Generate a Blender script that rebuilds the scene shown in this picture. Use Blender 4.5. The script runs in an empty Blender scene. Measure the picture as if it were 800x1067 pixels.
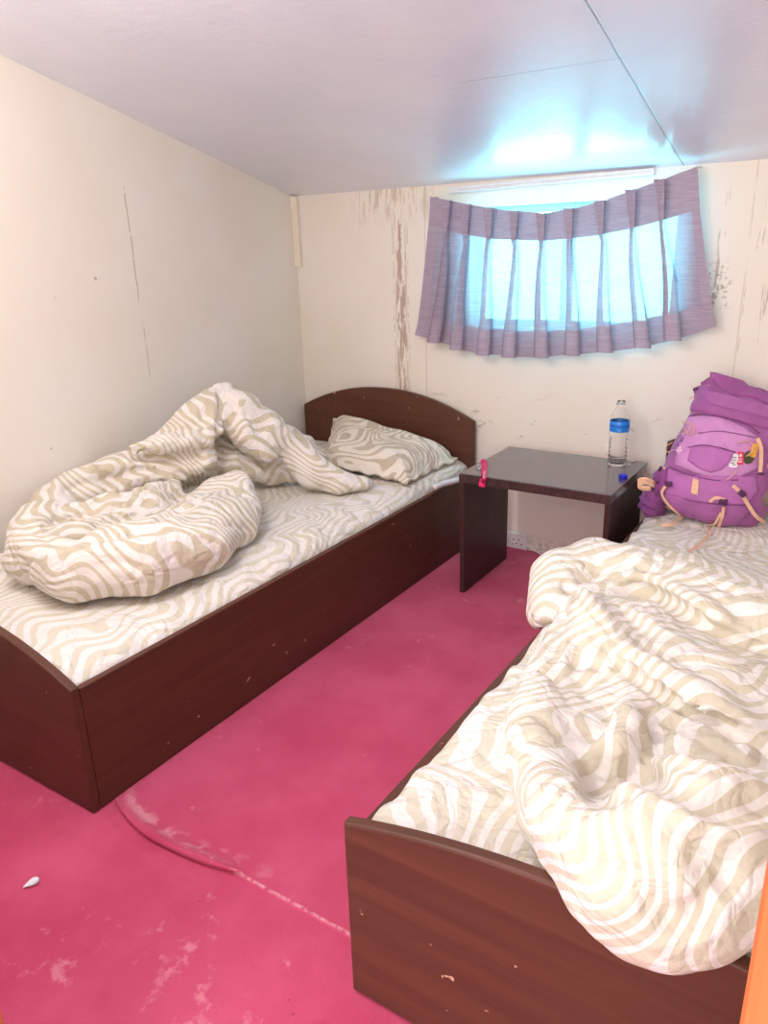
import bpy, bmesh, math, random
import numpy as np
from mathutils import Vector, Matrix, noise as mnoise
from mathutils.bvhtree import BVHTree
random.seed(4)
SC = bpy.context.scene
COL = SC.collection

# ------------------------------------------------------------------ camera
W, H = 800.0, 1067.0
F = 794.04
CAM = np.array([0.0, 0.0, 1.3])
YAW, PIT, ROL = -5.86232232e-01, -3.35433841e-01, -3.20971358e-02

def cam_axes():
    cy, sy = math.cos(YAW), math.sin(YAW); cp, sp = math.cos(PIT), math.sin(PIT)
    fwd = np.array([sy*cp, cy*cp, sp]); right = np.array([cy, -sy, 0.0]); up = np.cross(right, fwd)
    r = math.cos(ROL)*right + math.sin(ROL)*up
    u = -math.sin(ROL)*right + math.cos(ROL)*up
    return r, u, fwd
R_, U_, W_ = cam_axes()
cd = bpy.data.cameras.new('camera'); cam = bpy.data.objects.new('camera', cd); COL.objects.link(cam)
cd.sensor_fit = 'VERTICAL'; cd.sensor_height = 24.0; cd.sensor_width = 18.0
cd.lens = F/H*24.0; cd.clip_start = 0.02; cd.clip_end = 50
M = Matrix(((R_[0], U_[0], -W_[0], CAM[0]), (R_[1], U_[1], -W_[1], CAM[1]), (R_[2], U_[2], -W_[2], CAM[2]), (0, 0, 0, 1)))
cam.matrix_world = M
SC.camera = cam

def ray(px, py):
    return ((px-W/2)/F)*R_ - ((py-H/2)/F)*U_ + W_
def at(px, py, **k):
    """the world point seen in direction (px,py) on the plane x=, y= or z= given"""
    (a, val), = k.items(); i = 'xyz'.index(a)
    q = ray(px, py); return CAM + (val-CAM[i])/q[i]*q

# ------------------------------------------------------------------ shader expressions
class X:
    nt = None
    def __init__(s, sock): s.s = sock
    @staticmethod
    def n(t): return X.nt.nodes.new(t)
    @staticmethod
    def m(op, *a, clamp=False):
        nd = X.n('ShaderNodeMath'); nd.operation = op; nd.use_clamp = clamp
        for i, v in enumerate(a):
            if isinstance(v, X): X.nt.links.new(v.s, nd.inputs[i])
            else: nd.inputs[i].default_value = v
        return X(nd.outputs[0])
    def __add__(s, o): return X.m('ADD', s, o)
    __radd__ = __add__
    def __sub__(s, o): return X.m('SUBTRACT', s, o)
    def __rsub__(s, o): return X.m('SUBTRACT', o, s)
    def __mul__(s, o): return X.m('MULTIPLY', s, o)
    __rmul__ = __mul__
    def __truediv__(s, o): return X.m('DIVIDE', s, o)
def xsin(a): return X.m('SINE', a)
def xabs(a): return X.m('ABSOLUTE', a)
def xmin(a, b): return X.m('MINIMUM', a, b)
def xmax(a, b): return X.m('MAXIMUM', a, b)
def step(a, e0, e1):
    nd = X.n('ShaderNodeMapRange'); nd.interpolation_type = 'SMOOTHSTEP'
    X.nt.links.new(a.s, nd.inputs[0]); nd.inputs[1].default_value = e0; nd.inputs[2].default_value = e1
    return X(nd.outputs[0])
def coords(scale=(1, 1, 1), rot=(0, 0, 0)):
    tc = X.n('ShaderNodeTexCoord'); mp = X.n('ShaderNodeMapping')
    X.nt.links.new(tc.outputs['Object'], mp.inputs[0]); mp.inputs['Scale'].default_value = scale; mp.inputs['Rotation'].default_value = rot
    return X(mp.outputs[0])
def xyz(v):
    nd = X.n('ShaderNodeSeparateXYZ'); X.nt.links.new(v.s, nd.inputs[0]); return [X(o) for o in nd.outputs]
def noise(v, sc, det=2.0, rough=0.5, dist=0.0):
    nd = X.n('ShaderNodeTexNoise'); X.nt.links.new(v.s, nd.inputs['Vector'])
    nd.inputs['Scale'].default_value = sc; nd.inputs['Detail'].default_value = det
    nd.inputs['Roughness'].default_value = rough; nd.inputs['Distortion'].default_value = dist
    return X(nd.outputs[0])
def mix(f, a, b):
    nd = X.n('ShaderNodeMix'); nd.data_type = 'RGBA'
    for k, v in ((0, f), (6, a), (7, b)):
        if isinstance(v, X): X.nt.links.new(v.s, nd.inputs[k])
        elif k == 0: nd.inputs[0].default_value = v
        else: nd.inputs[k].default_value = (*v, 1)
    return X(nd.outputs[2])
def srgb(r, g, b):
    f = lambda c: c/12.92 if c <= 0.04045 else ((c+0.055)/1.055)**2.4
    return tuple(f(c/255.0) for c in (r, g, b))
def new_mat(name):
    m = bpy.data.materials.new(name); m.use_nodes = True; X.nt = m.node_tree
    return m, m.node_tree.nodes['Principled BSDF']
def setin(b, k, v):
    if isinstance(v, X): X.nt.links.new(v.s, b.inputs[k])
    elif k in ('Base Color', 'Emission Color'): b.inputs[k].default_value = (*v, 1)
    else: b.inputs[k].default_value = v
def bump(b, h, strength=0.3, dist=0.01):
    nd = X.n('ShaderNodeBump'); nd.inputs['Strength'].default_value = strength; nd.inputs['Distance'].default_value = dist
    X.nt.links.new(h.s, nd.inputs['Height']); X.nt.links.new(nd.outputs[0], b.inputs['Normal'])
def plain(name, col, rough=0.6, vary=0.08, sc=40.0, bmp=0.0, metal=0.0, spec=0.5):
    m, b = new_mat(name); v = coords(); n = noise(v, sc, 3)
    setin(b, 'Base Color', mix(step(n, 0.3, 0.7), tuple(c*(1-vary) for c in col), tuple(min(1, c*(1+vary)) for c in col)))
    b.inputs['Roughness'].default_value = rough; b.inputs['Metallic'].default_value = metal
    b.inputs['Specular IOR Level'].default_value = spec
    if bmp: bump(b, n, bmp, 0.003)
    return m

# ---- the materials
def mat_zebra(name, seed, white, stripe, K=11.0, sc=3.2):
    m, b = new_mat(name)
    v = coords(); x, y, z = xyz(v); da = 0.7+seed*0.9; v = coords(rot=(0.3*seed, 0.5+seed*0.7, 0.9*seed))
    n1 = noise(v, sc, 1.0, 0.4, 0.35)
    n2 = noise(v, 9.0, 1.0)
    n3 = noise(v, 2.0, 1.0)
    ph = n1*(K*6.283) + (x*math.cos(da)+y*math.sin(da)+z*0.5)*150.0 + n2*1.8
    s = xsin(ph) + (n2-0.5)*2.2 + (n3-0.5)*1.2
    f = step(s, -0.05, 0.25)
    setin(b, 'Base Color', mix(f, white, stripe))
    b.inputs['Roughness'].default_value = 0.85; b.inputs['Specular IOR Level'].default_value = 0.2
    b.inputs['Sheen Weight'].default_value = 0.15
    c0 = coords(); w = noise(c0, 28.0, 4, 0.6, 0.8); cr = xmin(xabs(noise(c0, 7.0, 3, 0.55, 0.9)-0.5)*5.0, 0.55); cr2 = xmin(xabs(noise(coords(rot=(0.5, 0.9, 0.3)), 11.0, 2, 0.5, 0.6)-0.5)*5.0, 0.5)
    bump(b, w*0.5 + 0.06*f + cr*1.1 + cr2*0.7, 0.55, 0.013)
    return m
ZW = srgb(243, 235, 228); ZS = srgb(213, 200, 168)
M_duvA = mat_zebra('cream_zebra_print_cotton', 1.0, ZW, srgb(214, 202, 178), 15.0, 3.4)
M_duvB = mat_zebra('pale_zebra_print_cotton', 2.3, srgb(245, 238, 232), srgb(221, 211, 190), 13.0, 3.0)
M_sheet = mat_zebra('zebra_print_sheet', 3.1, srgb(242, 235, 230), srgb(224, 215, 197), 13.0, 3.2)
M_pillow = mat_zebra('zebra_print_pillowcase', 4.2, srgb(240, 230, 216), srgb(206, 190, 168), 15.0, 3.8)

def mat_wood(name, c1, c2, axis, rough=0.38):
    m, b = new_mat(name)
    sc = [30.0, 30.0, 30.0]; sc[axis] = 1.6
    v = coords(scale=tuple(sc)); g = noise(v, 1.0, 5, 0.62, 0.6)
    vo = coords(); spk = noise(vo, 34.0, 2, 0.5, 0.3); spk2 = noise(vo, 5.0, 2)
    col = mix(step(g, 0.2, 0.85), c1, c2)
    chips = step(spk + (spk2-0.5)*0.25, 0.735, 0.77)
    setin(b, 'Base Color', mix(chips, col, srgb(205, 165, 140)))
    setin(b, 'Roughness', rough + 0.25*noise(vo, 9.0, 3)); b.inputs['Specular IOR Level'].default_value = 0.4
    bump(b, g, 0.12, 0.002)
    return m
WC1, WC2 = srgb(82, 46, 33), srgb(102, 60, 44)
M_woodX = mat_wood('brown_laminate_grain_across', WC1, WC2, 0)
M_woodY = mat_wood('brown_laminate_grain_along', WC1, WC2, 1)
M_woodedge = plain('worn_edge_banding', srgb(98, 62, 54), 0.4, 0.25, 60)
M_table = mat_wood('dark_laminate', srgb(60, 38, 36), srgb(70, 46, 44), 2, 0.30)
M_tabletop = mat_wood('laminate_with_painted_reflection', srgb(92, 80, 86), srgb(104, 90, 97), 0, 0.06)  # dark laminate lightened to grey: the curtain's reflection is put into the colour
M_tabletop.node_tree.nodes['Principled BSDF'].inputs['Coat Weight'].default_value = 0.5
M_tablebanding = plain('chipped_table_edge', srgb(70, 50, 48), 0.3, 0.3, 70)

def mat_carpet():
    m, b = new_mat('pink_red_carpet'); v = coords(); x, y, z = xyz(v)
    a = noise(v, 3.0, 4, 0.6); fine = noise(v, 420.0, 2); big = noise(v, 1.2, 2)
    col = mix(step(a, 0.3, 0.7), srgb(200, 68, 106), srgb(221, 94, 130))
    col = mix(fine*0.34, col, srgb(168, 44, 78))
    # pale dusty scuffs
    sc = step(noise(v, 17.0, 5, 0.68, 0.0) + (noise(v, 2.6, 1)-0.5)*0.5, 0.63, 0.76)
    col = mix(sc*0.42, col, srgb(240, 170, 180))
    # frayed seam between the two carpet widths
    xa = xmin(x+1.26, 0.0); xb = xmin(xmax(x+1.26, 0.0), 0.235); fy = 0.889 + xa*xa*1.1 + xb*xb*0.45
    d = xabs(y - fy - 0.004 + (noise(v, 9.0, 2)-0.5)*0.006)
    on = step(x, -1.06, -1.02); on2 = step(x, -1.5, -1.42)
    fr = (1.0 - step(d, 0.001, 0.006)) * step(noise(v, 60.0, 3), 0.35, 0.6) * on
    fr2 = (1.0 - step(xabs(y - fy - 0.035), 0.0, 0.03)) * step(noise(v, 22.0, 3), 0.46, 0.60) * on2 * (1.0 - step(x, -1.1, -0.9))
    col = mix(xmin(fr*0.6 + fr2*0.45, 0.7), col, srgb(244, 186, 190))
    # small dark crumbs
    cr = step(noise(v, 75.0, 1), 0.80, 0.83); col = mix(cr*0.55, col, srgb(90, 25, 35))
    setin(b, 'Base Color', col); b.inputs['Roughness'].default_value = 0.95
    b.inputs['Specular IOR Level'].default_value = 0.15; b.inputs['Sheen Weight'].default_value = 0.3
    b.inputs['Sheen Tint'].default_value = (1, .7, .75, 1)
    bump(b, fine + a*2.0, 0.35, 0.004)
    return m
M_carpet = mat_carpet()

def vline(c, c0, w, wob):       # |c - c0| thin line mask with a little wobble
    return 1.0 - step(xabs(c - c0 + wob), w*0.4, w)
def box_mask(c, a, bb, soft=0.03):
    return step(c, a-soft, a+soft) * (1.0 - step(c, bb-soft, bb+soft))
WALL = srgb(238, 226, 208)
def mat_wall(name, kind):
    m, b = new_mat(name); v = coords(); x, y, z = xyz(v)
    n = noise(v, 2.2, 3); f = noise(v, 34.0, 4, 0.6, 0.3)
    col = mix(step(n, 0.3, 0.7), srgb(240, 231, 217), srgb(244, 237, 227))
    wob = (noise(v, 7.0, 2)-0.5)*0.012
    if kind == 'left':
        br = step(noise(v, 30.0, 3), 0.38, 0.50)
        k1 = vline(y, 2.014, 0.004, wob)*box_mask(z, 1.14, 1.53)*br
        k2 = vline(y, 2.020, 0.0035, wob)*box_mask(z, 0.80, 1.05)*br*0.6
        col = mix(xmin(k1+k2, 0.8)*0.55, col, srgb(120, 98, 84))
        dots = step(noise(v, 16.0, 1), 0.815, 0.83); col = mix(dots*0.5, col, srgb(140, 112, 92))
    if kind == 'back':
        sv = coords(scale=(60, 60, 9)); st = noise(sv, 1.0, 4, 0.65, 0.4)
        # rusty drip beside the curtain
        d1 = (1.0 - step(xabs(x + 1.848 + wob), 0.016, 0.036))*box_mask(z, 0.60, 1.42)
        drip = d1*step(st, 0.44, 0.52)
        edge = (vline(x, -1.886, 0.006, wob) + vline(x, -1.812, 0.005, wob))*box_mask(z, 0.62, 1.38)*step(f, .45, .55)*0.6
        # brown bloom under the ceiling
        bl = box_mask(x, -2.06, -1.70, 0.06)*step(z + (st-0.5)*0.22, 1.36, 1.52)*step(st, 0.47, 0.60)
        col = mix(xmin(drip*0.75 + edge*0.5 + bl*0.45, 0.85), col, srgb(172, 138, 118))
        # panel seams
        seam = vline(x, -1.724, 0.003, wob*0.1)*0.5 + vline(x, -0.455, 0.003, wob*0.2)*step(st, .4, .5)*0.5
        col = mix(seam, col, srgb(196, 172, 146))
        # mould on the right
        r1 = (vline(x, -0.548, 0.008, wob) + vline(x, -0.53, 0.006, wob*2.0))*box_mask(z, 1.05, 1.45)*step(st, 0.52, 0.60)
        r2 = box_mask(x, -0.59, -0.50, 0.02)*box_mask(z, 1.06, 1.20, 0.03)*step(noise(v, 52.0, 3, 0.6, 0.8), 0.53, 0.60)
        r3 = box_mask(x, -0.48, -0.33, 0.03)*box_mask(z, 0.9, 1.42, 0.06)*step(noise(coords(scale=(45, 45, 4)), 1.0, 4, 0.7, 0.5), 0.60, 0.66)
        col = mix(xmin(r1*0.55 + r2*0.6 + r3*0.5, 0.7), col, srgb(134, 104, 86))
        # scuffs low down above the table
        lo = box_mask(z, 0.40, 0.66, 0.06)*step(noise(coords(scale=(9, 9, 30)), 1.0, 4, 0.6, 1.0), 0.62, 0.70)
        col = mix(lo*0.45, col, srgb(150, 122, 104))
        sk = (1.0 - step(z, 0.02, 0.10))*step(f, 0.42, 0.60); col = mix(sk*0.45, col, srgb(150, 112, 104))
    setin(b, 'Base Color', col); b.inputs['Roughness'].default_value = 0.62
    bump(b, f, 0.08, 0.004)
    return m
M_wallL = mat_wall('cream_wall_paint', 'left'); M_wallB = mat_wall('stained_cream_wall_paint', 'back'); M_wall = mat_wall('cream_paint', 'plain')

def mat_ceiling():
    m, b = new_mat('glossy_ceiling_paint'); v = coords(); x, y, z = xyz(v)
    f = noise(v, 26.0, 4, 0.6, 0.6); g = noise(v, 4.0, 3)
    col = mix(step(g, 0.3, 0.7), srgb(228, 230, 248), srgb(234, 236, 251))
    wob = (noise(v, 5.0, 2)-0.5)*0.014
    s1 = vline(x, -0.693, 0.004, wob*0.5)
    s2 = vline(x, -1.588, 0.003, wob*0.3)*box_mask(y, 2.44, 3.2, 0.02)*0.5
    s3 = vline(y, 2.20, 0.004, wob)*box_mask(x, -1.15, -0.69, 0.03)*0.6
    col = mix(xmin(s1, 1.0)*0.75, col, srgb(120, 118, 130)); col = mix(s2, col, srgb(250, 250, 250)); col = mix(s3*0.6, col, srgb(140, 135, 150))
    setin(b, 'Base Color', col); b.inputs['Roughness'].default_value = 0.25; b.inputs['Specular IOR Level'].default_value = 0.8; b.inputs['Coat Weight'].default_value = 0.8; b.inputs['Coat Roughness'].default_value = 0.30; b.inputs['Coat IOR'].default_value = 1.6
    bump(b, f + g*1.5 - s1*1.2, 0.22, 0.006)
    return m
M_ceiling = mat_ceiling()
M_white = plain('white_plastic', srgb(236, 234, 236), 0.4, 0.04)
M_trim = plain('cream_trim_paint', srgb(242, 232, 214), 0.5, 0.04)
M_orange = mat_wood('orange_varnished_wood', srgb(200, 106, 58), srgb(216, 126, 74), 2, 0.35)
M_black = plain('black_plastic', srgb(24, 22, 24), 0.45, 0.1)
M_metal = plain('brushed_metal', srgb(190, 190, 195), 0.3, 0.1, 80, metal=0.9)
M_alu = plain('window_aluminium', srgb(170, 190, 200), 0.45, 0.06)

def mat_window():
    m, b = new_mat('daylit_frosted_glass'); v = coords(); n = noise(v, 5.0, 2)
    setin(b, 'Base Color', (0.6, 0.8, 0.85)); b.inputs['Roughness'].default_value = 0.3
    setin(b, 'Emission Color', mix(step(n, 0.3, 0.7), (0.16, 0.76, 0.84), (0.21, 0.82, 0.90)))
    b.inputs['Emission Strength'].default_value = 14.0
    return m
M_window = mat_window()

def mat_cloth(name, col, alpha, transl):
    m = bpy.data.materials.new(name); m.use_nodes = True; X.nt = nt = m.node_tree
    nt.nodes.remove(nt.nodes['Principled BSDF']); out = nt.nodes['Material Output']
    v = coords(scale=(160, 160, 420)); n = noise(v, 1.0, 3, 0.6)
    slub = noise(coords(scale=(12, 12, 260)), 1.0, 3, 0.6)
    c = mix(step(slub, 0.35, 0.65), tuple(k*0.88 for k in col), tuple(min(1, k*1.08) for k in col))
    df = X.n('ShaderNodeBsdfDiffuse'); tl = X.n('ShaderNodeBsdfTranslucent'); tp = X.n('ShaderNodeBsdfTransparent')
    nt.links.new(c.s, df.inputs[0]); nt.links.new(c.s, tl.inputs[0]); tp.inputs[0].default_value = (1, 1, 1, 1)
    m1 = X.n('ShaderNodeMixShader'); m1.inputs[0].default_value = transl
    nt.links.new(df.outputs[0], m1.inputs[1]); nt.links.new(tl.outputs[0], m1.inputs[2])
    m2 = X.n('ShaderNodeMixShader')
    a = (n-0.5)*0.35 + alpha
    a = X.m('MINIMUM', X.m('MAXIMUM', a, 0.0), 1.0)
    nt.links.new(a.s, m2.inputs[0])
    nt.links.new(tp.outputs[0], m2.inputs[1]); nt.links.new(m1.outputs[0], m2.inputs[2]); nt.links.new(m2.outputs[0], out.inputs[0])
    return m
CUR = srgb(178, 162, 180)
M_curt = mat_cloth('sheer_lilac_fabric', CUR, 0.93, 0.24)
M_curthem = mat_cloth('lilac_fabric_doubled', CUR, 1.2, 0.07)
M_curthead = mat_cloth('lilac_fabric_header', CUR, 1.25, 0.03)

# ------------------------------------------------------------------ object helpers
def tag(o, label=None, cat=None, group=None, kind=None):
    if label: o['label'] = label
    if cat: o['category'] = cat
    if group: o['group'] = group
    if kind: o['kind'] = kind
    return o
def empty(name, loc, label, cat, group=None):
    o = bpy.data.objects.new(name, None); COL.objects.link(o); o.location = loc; o.empty_display_size = 0.1
    return tag(o, label, cat, group)
def origin_of(p):
    v = Vector((0, 0, 0))
    while p: v += p.location; p = p.parent
    return v
def mesh_obj(name, verts, faces, mat, parent=None, loc=None, smooth=False):
    """verts in world coordinates; the object's origin is put at loc (or at its parent's origin)"""
    verts = np.asarray(verts, dtype=float)
    base = np.array(origin_of(parent)) if parent else np.zeros(3)
    l = np.zeros(3) if loc is None else np.array(loc, dtype=float) - base
    me = bpy.data.meshes.new(name); me.from_pydata((verts-base-l).tolist(), [], [list(map(int, f)) for f in faces]); me.update()
    if smooth: me.polygons.foreach_set('use_smooth', [True]*len(me.polygons))
    me.materials.append(mat)
    o = bpy.data.objects.new(name, me); COL.objects.link(o); o.location = l
    if parent: o.parent = parent
    return o
def bm_obj(name, bm, mat, parent=None, loc=None, smooth=False):
    bm.verts.index_update(); bmesh.ops.recalc_face_normals(bm, faces=bm.faces)
    vs = [v.co[:] for v in bm.verts]; fs = [[v.index for v in f.verts] for f in bm.faces]; bm.free()
    return mesh_obj(name, vs, fs, mat, parent, loc, smooth)
def box_into(bm, lo, hi, bev=0.0, seg=2):
    r = bmesh.ops.create_cube(bm, size=1.0); vs = r['verts']
    lo = Vector(lo); hi = Vector(hi); c = (lo+hi)/2; s = hi-lo
    for v in vs: v.co = Vector((v.co.x*s.x, v.co.y*s.y, v.co.z*s.z)) + c
    if bev:
        es = list({e for v in vs for e in v.link_edges})
        bmesh.ops.bevel(bm, geom=es, offset=bev, segments=seg, affect='EDGES', profile=0.5)
def box(name, lo, hi, mat, parent=None, bev=0.002, loc=None):
    bm = bmesh.new(); box_into(bm, lo, hi, bev); return bm_obj(name, bm, mat, parent, loc)
def prism(name, poly, axis, a, b, mat, parent=None, bev=0.003, loc=None):
    """extrude a 2-D outline along an axis ('y': outline is x,z)"""
    bm = bmesh.new()
    def P(u, v, w): return {'y': (u, w, v), 'x': (w, u, v), 'z': (u, v, w)}[axis]
    f0 = [bm.verts.new(P(u, v, a)) for u, v in poly]; f1 = [bm.verts.new(P(u, v, b)) for u, v in poly]
    A = bm.faces.new(f0); B = bm.faces.new(f1[::-1]); n = len(poly)
    for i in range(n): bm.faces.new((f0[i], f0[(i+1) % n], f1[(i+1) % n], f1[i]))
    bmesh.ops.recalc_face_normals(bm, faces=bm.faces)
    if bev:
        es = [e for e in bm.edges if any(fc in (A, B) for fc in e.link_faces)]
        bmesh.ops.bevel(bm, geom=es, offset=bev, segments=2, affect='EDGES', profile=0.5)
    return bm_obj(name, bm, mat, parent, loc)
def lathe(name, prof, c, mat, parent=None, n=40, loc=None, close=True):
    vs = []; fs = []
    for r, z in prof:
        for i in range(n):
            a = 2*math.pi*i/n; vs.append((c[0]+r*math.cos(a), c[1]+r*math.sin(a), c[2]+z))
    k = len(prof)
    for j in range(k-1):
        for i in range(n): fs.append((j*n+i, j*n+(i+1) % n, (j+1)*n+(i+1) % n, (j+1)*n+i))
    if close:
        fs.append(list(range(n))[::-1]); fs.append([(k-1)*n+i for i in range(n)])
    return mesh_obj(name, vs, fs, mat, parent, loc, True)
def catmull(pts, per=8):
    P = [np.array(p, float) for p in pts]
    P = [2*P[0]-P[1]] + P + [2*P[-1]-P[-2]]; out = []
    for i in range(1, len(P)-2):
        for k in range(per):
            t = k/per; p0, p1, p2, p3 = P[i-1:i+3]
            out.append(0.5*((2*p1)+(-p0+p2)*t+(2*p0-5*p1+4*p2-p3)*t*t+(-p0+3*p1-3*p2+p3)*t**3))
    out.append(P[-2]); return np.array(out)
def sweep(name, pts, shape, mat, parent=None, normal_hint=None, loc=None, per=6, taper=None, smooth=True):
    """sweep a closed 2-D cross-section (list of (side, out)) along a smooth path"""
    C = catmull(pts, per); n = len(C); vs = []; fs = []; k = len(shape)
    T = np.gradient(C, axis=0); T /= np.linalg.norm(T, axis=1)[:, None]+1e-9
    for i in range(n):
        h = np.array(normal_hint[min(i, len(normal_hint)-1)] if isinstance(normal_hint, list) else (normal_hint if normal_hint is not None else (0, 0, 1.0)), float)
        s = np.cross(T[i], h)
        if np.linalg.norm(s) < 1e-3: s = np.cross(T[i], (1.0, 0.2, 0))
        s /= np.linalg.norm(s); o = np.cross(s, T[i])
        w = 1.0 if taper is None else taper(i/(n-1))
        for a, bb in shape: vs.append(C[i] + s*a*w + o*bb*w)
    for i in range(n-1):
        for j in range(k): fs.append((i*k+j, i*k+(j+1) % k, (i+1)*k+(j+1) % k, (i+1)*k+j))
    fs.append(list(range(k))[::-1]); fs.append([(n-1)*k+j for j in range(k)])
    return mesh_obj(name, vs, fs, mat, parent, loc, smooth)
def circ(r, n=8): return [(r*math.cos(2*math.pi*i/n), r*math.sin(2*math.pi*i/n)) for i in range(n)]
def flat(w, t): return [(-w/2, -t/2), (w/2, -t/2), (w/2, t/2), (-w/2, t/2)]

# ------------------------------------------------------------------ soft things: signed distance grid -> surface
def vnoise(p, seed, freq):
    """smooth value noise on an array of points (...,3)"""
    rng = np.random.RandomState(seed); N = 32; lat = rng.rand(N, N, N)
    q = p*np.asarray(freq); i = np.floor(q).astype(int); f = q-i; f = f*f*(3-2*f)
    out = 0.0
    for dx in (0, 1):
        for dy in (0, 1):
            for dz in (0, 1):
                w = (f[..., 0] if dx else 1-f[..., 0])*(f[..., 1] if dy else 1-f[..., 1])*(f[..., 2] if dz else 1-f[..., 2])
                out = out + w*lat[(i[..., 0]+dx) % N, (i[..., 1]+dy) % N, (i[..., 2]+dz) % N]
    return out
def rot2(p, ang):
    c, s = math.cos(ang), math.sin(ang); q = p.copy()
    q[..., 0] = c*p[..., 0]+s*p[..., 1]; q[..., 1] = -s*p[..., 0]+c*p[..., 1]; return q
def smin(a, b, k):
    h = np.clip(0.5+0.5*(b-a)/k, 0, 1); return b*(1-h)+a*h-k*h*(1-h)
def capsules(P, pts, zs=1.0):
    """tapered tube along a polyline of (x,y,z,r); zs < 1 flattens it"""
    d = None
    S = np.array([1, 1, 1/zs])
    for a, b in zip(pts[:-1], pts[1:]):
        A = np.array(a[:3]); B = np.array(b[:3]); ab = (B-A)*S; pa = (P-A)*S
        t = np.clip((pa@ab)/(ab@ab), 0, 1)
        e = np.linalg.norm(pa-t[..., None]*ab, axis=-1)-(a[3]+(b[3]-a[3])*t)
        d = e if d is None else smin(d, e, 0.012)
    return d*min(1.0, zs)
def surface(f, org, h):
    """naive surface nets of f<0 on a grid; returns verts, quads"""
    s = f < 0; nx, ny, nz = f.shape
    acc = np.zeros((nx-1, ny-1, nz-1, 3)); cnt = np.zeros((nx-1, ny-1, nz-1))
    cr = [(0, 0, 0), (1, 0, 0), (0, 1, 0), (1, 1, 0), (0, 0, 1), (1, 0, 1), (0, 1, 1), (1, 1, 1)]
    def sl(a, o): return a[o[0]:nx-1+o[0], o[1]:ny-1+o[1], o[2]:nz-1+o[2]]
    for ax in range(3):
        for o in cr:
            if o[ax]: continue
            o2 = list(o); o2[ax] = 1
            fa, fb = sl(f, o), sl(f, o2); x = (fa < 0) != (fb < 0)
            t = np.where(x, fa/np.where(x, fa-fb, 1), 0)
            pos = np.zeros(acc.shape); pos[...] = o; pos[..., ax] = t
            acc += pos*x[..., None]; cnt += x
    act = cnt > 0; idx = -np.ones(cnt.shape, int); idx[act] = np.arange(act.sum())
    ii = np.argwhere(act); V = np.array(org)+h*(ii+acc[act]/cnt[act][:, None])
    Q = []
    for ax in range(3):
        u, w = (ax+1) % 3, (ax+2) % 3
        lo = [slice(None)]*3; hi = [slice(None)]*3; lo[ax] = slice(0, -1); hi[ax] = slice(1, None)
        x = s[tuple(lo)] != s[tuple(hi)]
        e = np.argwhere(x); ok = (e[:, u] > 0) & (e[:, w] > 0) & (e[:, u] < f.shape[u]-1) & (e[:, w] < f.shape[w]-1); e = e[ok]
        def g(du, dw):
            c = e.copy(); c[:, u] -= du; c[:, w] -= dw; return idx[c[:, 0], c[:, 1], c[:, 2]]
        q = np.stack([g(1, 1), g(0, 1), g(0, 0), g(1, 0)], 1)
        ins = s[e[:, 0], e[:, 1], e[:, 2]]
        q[~ins] = q[~ins][:, ::-1]; Q.append(q)
    Q = np.concatenate(Q)
    # a little relaxation
    n = len(V)
    for _ in range(2):
        S = np.zeros((n, 3)); c = np.zeros(n)
        for a, b in ((0, 1), (1, 2), (2, 3), (3, 0)):
            np.add.at(S, Q[:, a], V[Q[:, b]]); np.add.at(S, Q[:, b], V[Q[:, a]])
            np.add.at(c, Q[:, a], 1); np.add.at(c, Q[:, b], 1)
        V = V*0.5 + 0.5*S/np.maximum(c, 1)[:, None]
    return V, Q
def grid(lo, hi, h):
    ax = [np.arange(lo[i], hi[i]+h, h) for i in range(3)]
    return np.stack(np.meshgrid(*ax, indexing='ij'), -1)
def poly_sd(xy, poly):
    """signed distance (inside > 0) to a closed 2-D outline"""
    P = np.array(poly, float); d = np.full(xy.shape[:-1], 1e9); ins = np.zeros(xy.shape[:-1], bool)
    for a, b in zip(P, np.roll(P, -1, 0)):
        ab = b-a; pa = xy-a; t = np.clip((pa@ab)/(ab@ab+1e-12), 0, 1)
        d = np.minimum(d, np.linalg.norm(pa-t[..., None]*ab, axis=-1))
        c = ((a[1] > xy[..., 1]) != (b[1] > xy[..., 1])) & (xy[..., 0] < (b[0]-a[0])*(xy[..., 1]-a[1])/(b[1]-a[1]+1e-12)+a[0])
        ins ^= c
    return np.where(ins, d, -d)
def line_sd(xy, pts):
    """distance to an open 2-D line, signed: + to the left of its direction; and the position 0..1 along it"""
    P = np.array(pts, float); best = np.full(xy.shape[:-1], 1e9); sg = np.ones(xy.shape[:-1]); tt = np.zeros(xy.shape[:-1])
    n = len(P)-1
    for i in range(n):
        a, b = P[i], P[i+1]; ab = b-a; pa = xy-a; t = np.clip((pa@ab)/(ab@ab), 0, 1)
        q = pa-t[..., None]*ab; d = np.linalg.norm(q, axis=-1); c = ab[0]*pa[..., 1]-ab[1]*pa[..., 0]
        m = d < best; best = np.where(m, d, best); sg = np.where(m, np.sign(c), sg); tt = np.where(m, (i+t)/n, tt)
    return best*sg, tt
def ends(t): return np.clip(np.minimum(t, 1-t)/0.18, 0, 1)
def fold(xy, pts, amp, wid, tail):
    """an overlapping fold: steep on the right of the line, dying away on its left"""
    d, t = line_sd(xy, pts); e = ends(t)
    return amp*e/(1+np.exp(-np.clip(d/wid, -30, 30)))*np.exp(-np.maximum(d, 0)/tail)
def ridge(xy, pts, amp, wid):
    d, t = line_sd(xy, pts); return amp*ends(t)*np.exp(-(d/wid)**2)
def px(pts, z): return [tuple(at(p[0], p[1], z=(p[2] if len(p) > 2 else z))[:2]) for p in pts]
def pc(pts):       # centre seen at (a,b), at height c (or, when c is negative, on the plane x = c), radius r
    return [(*(at(a, b, z=c) if c > 0 else at(a, b, x=c)), r) for a, b, c, r in pts]
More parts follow.
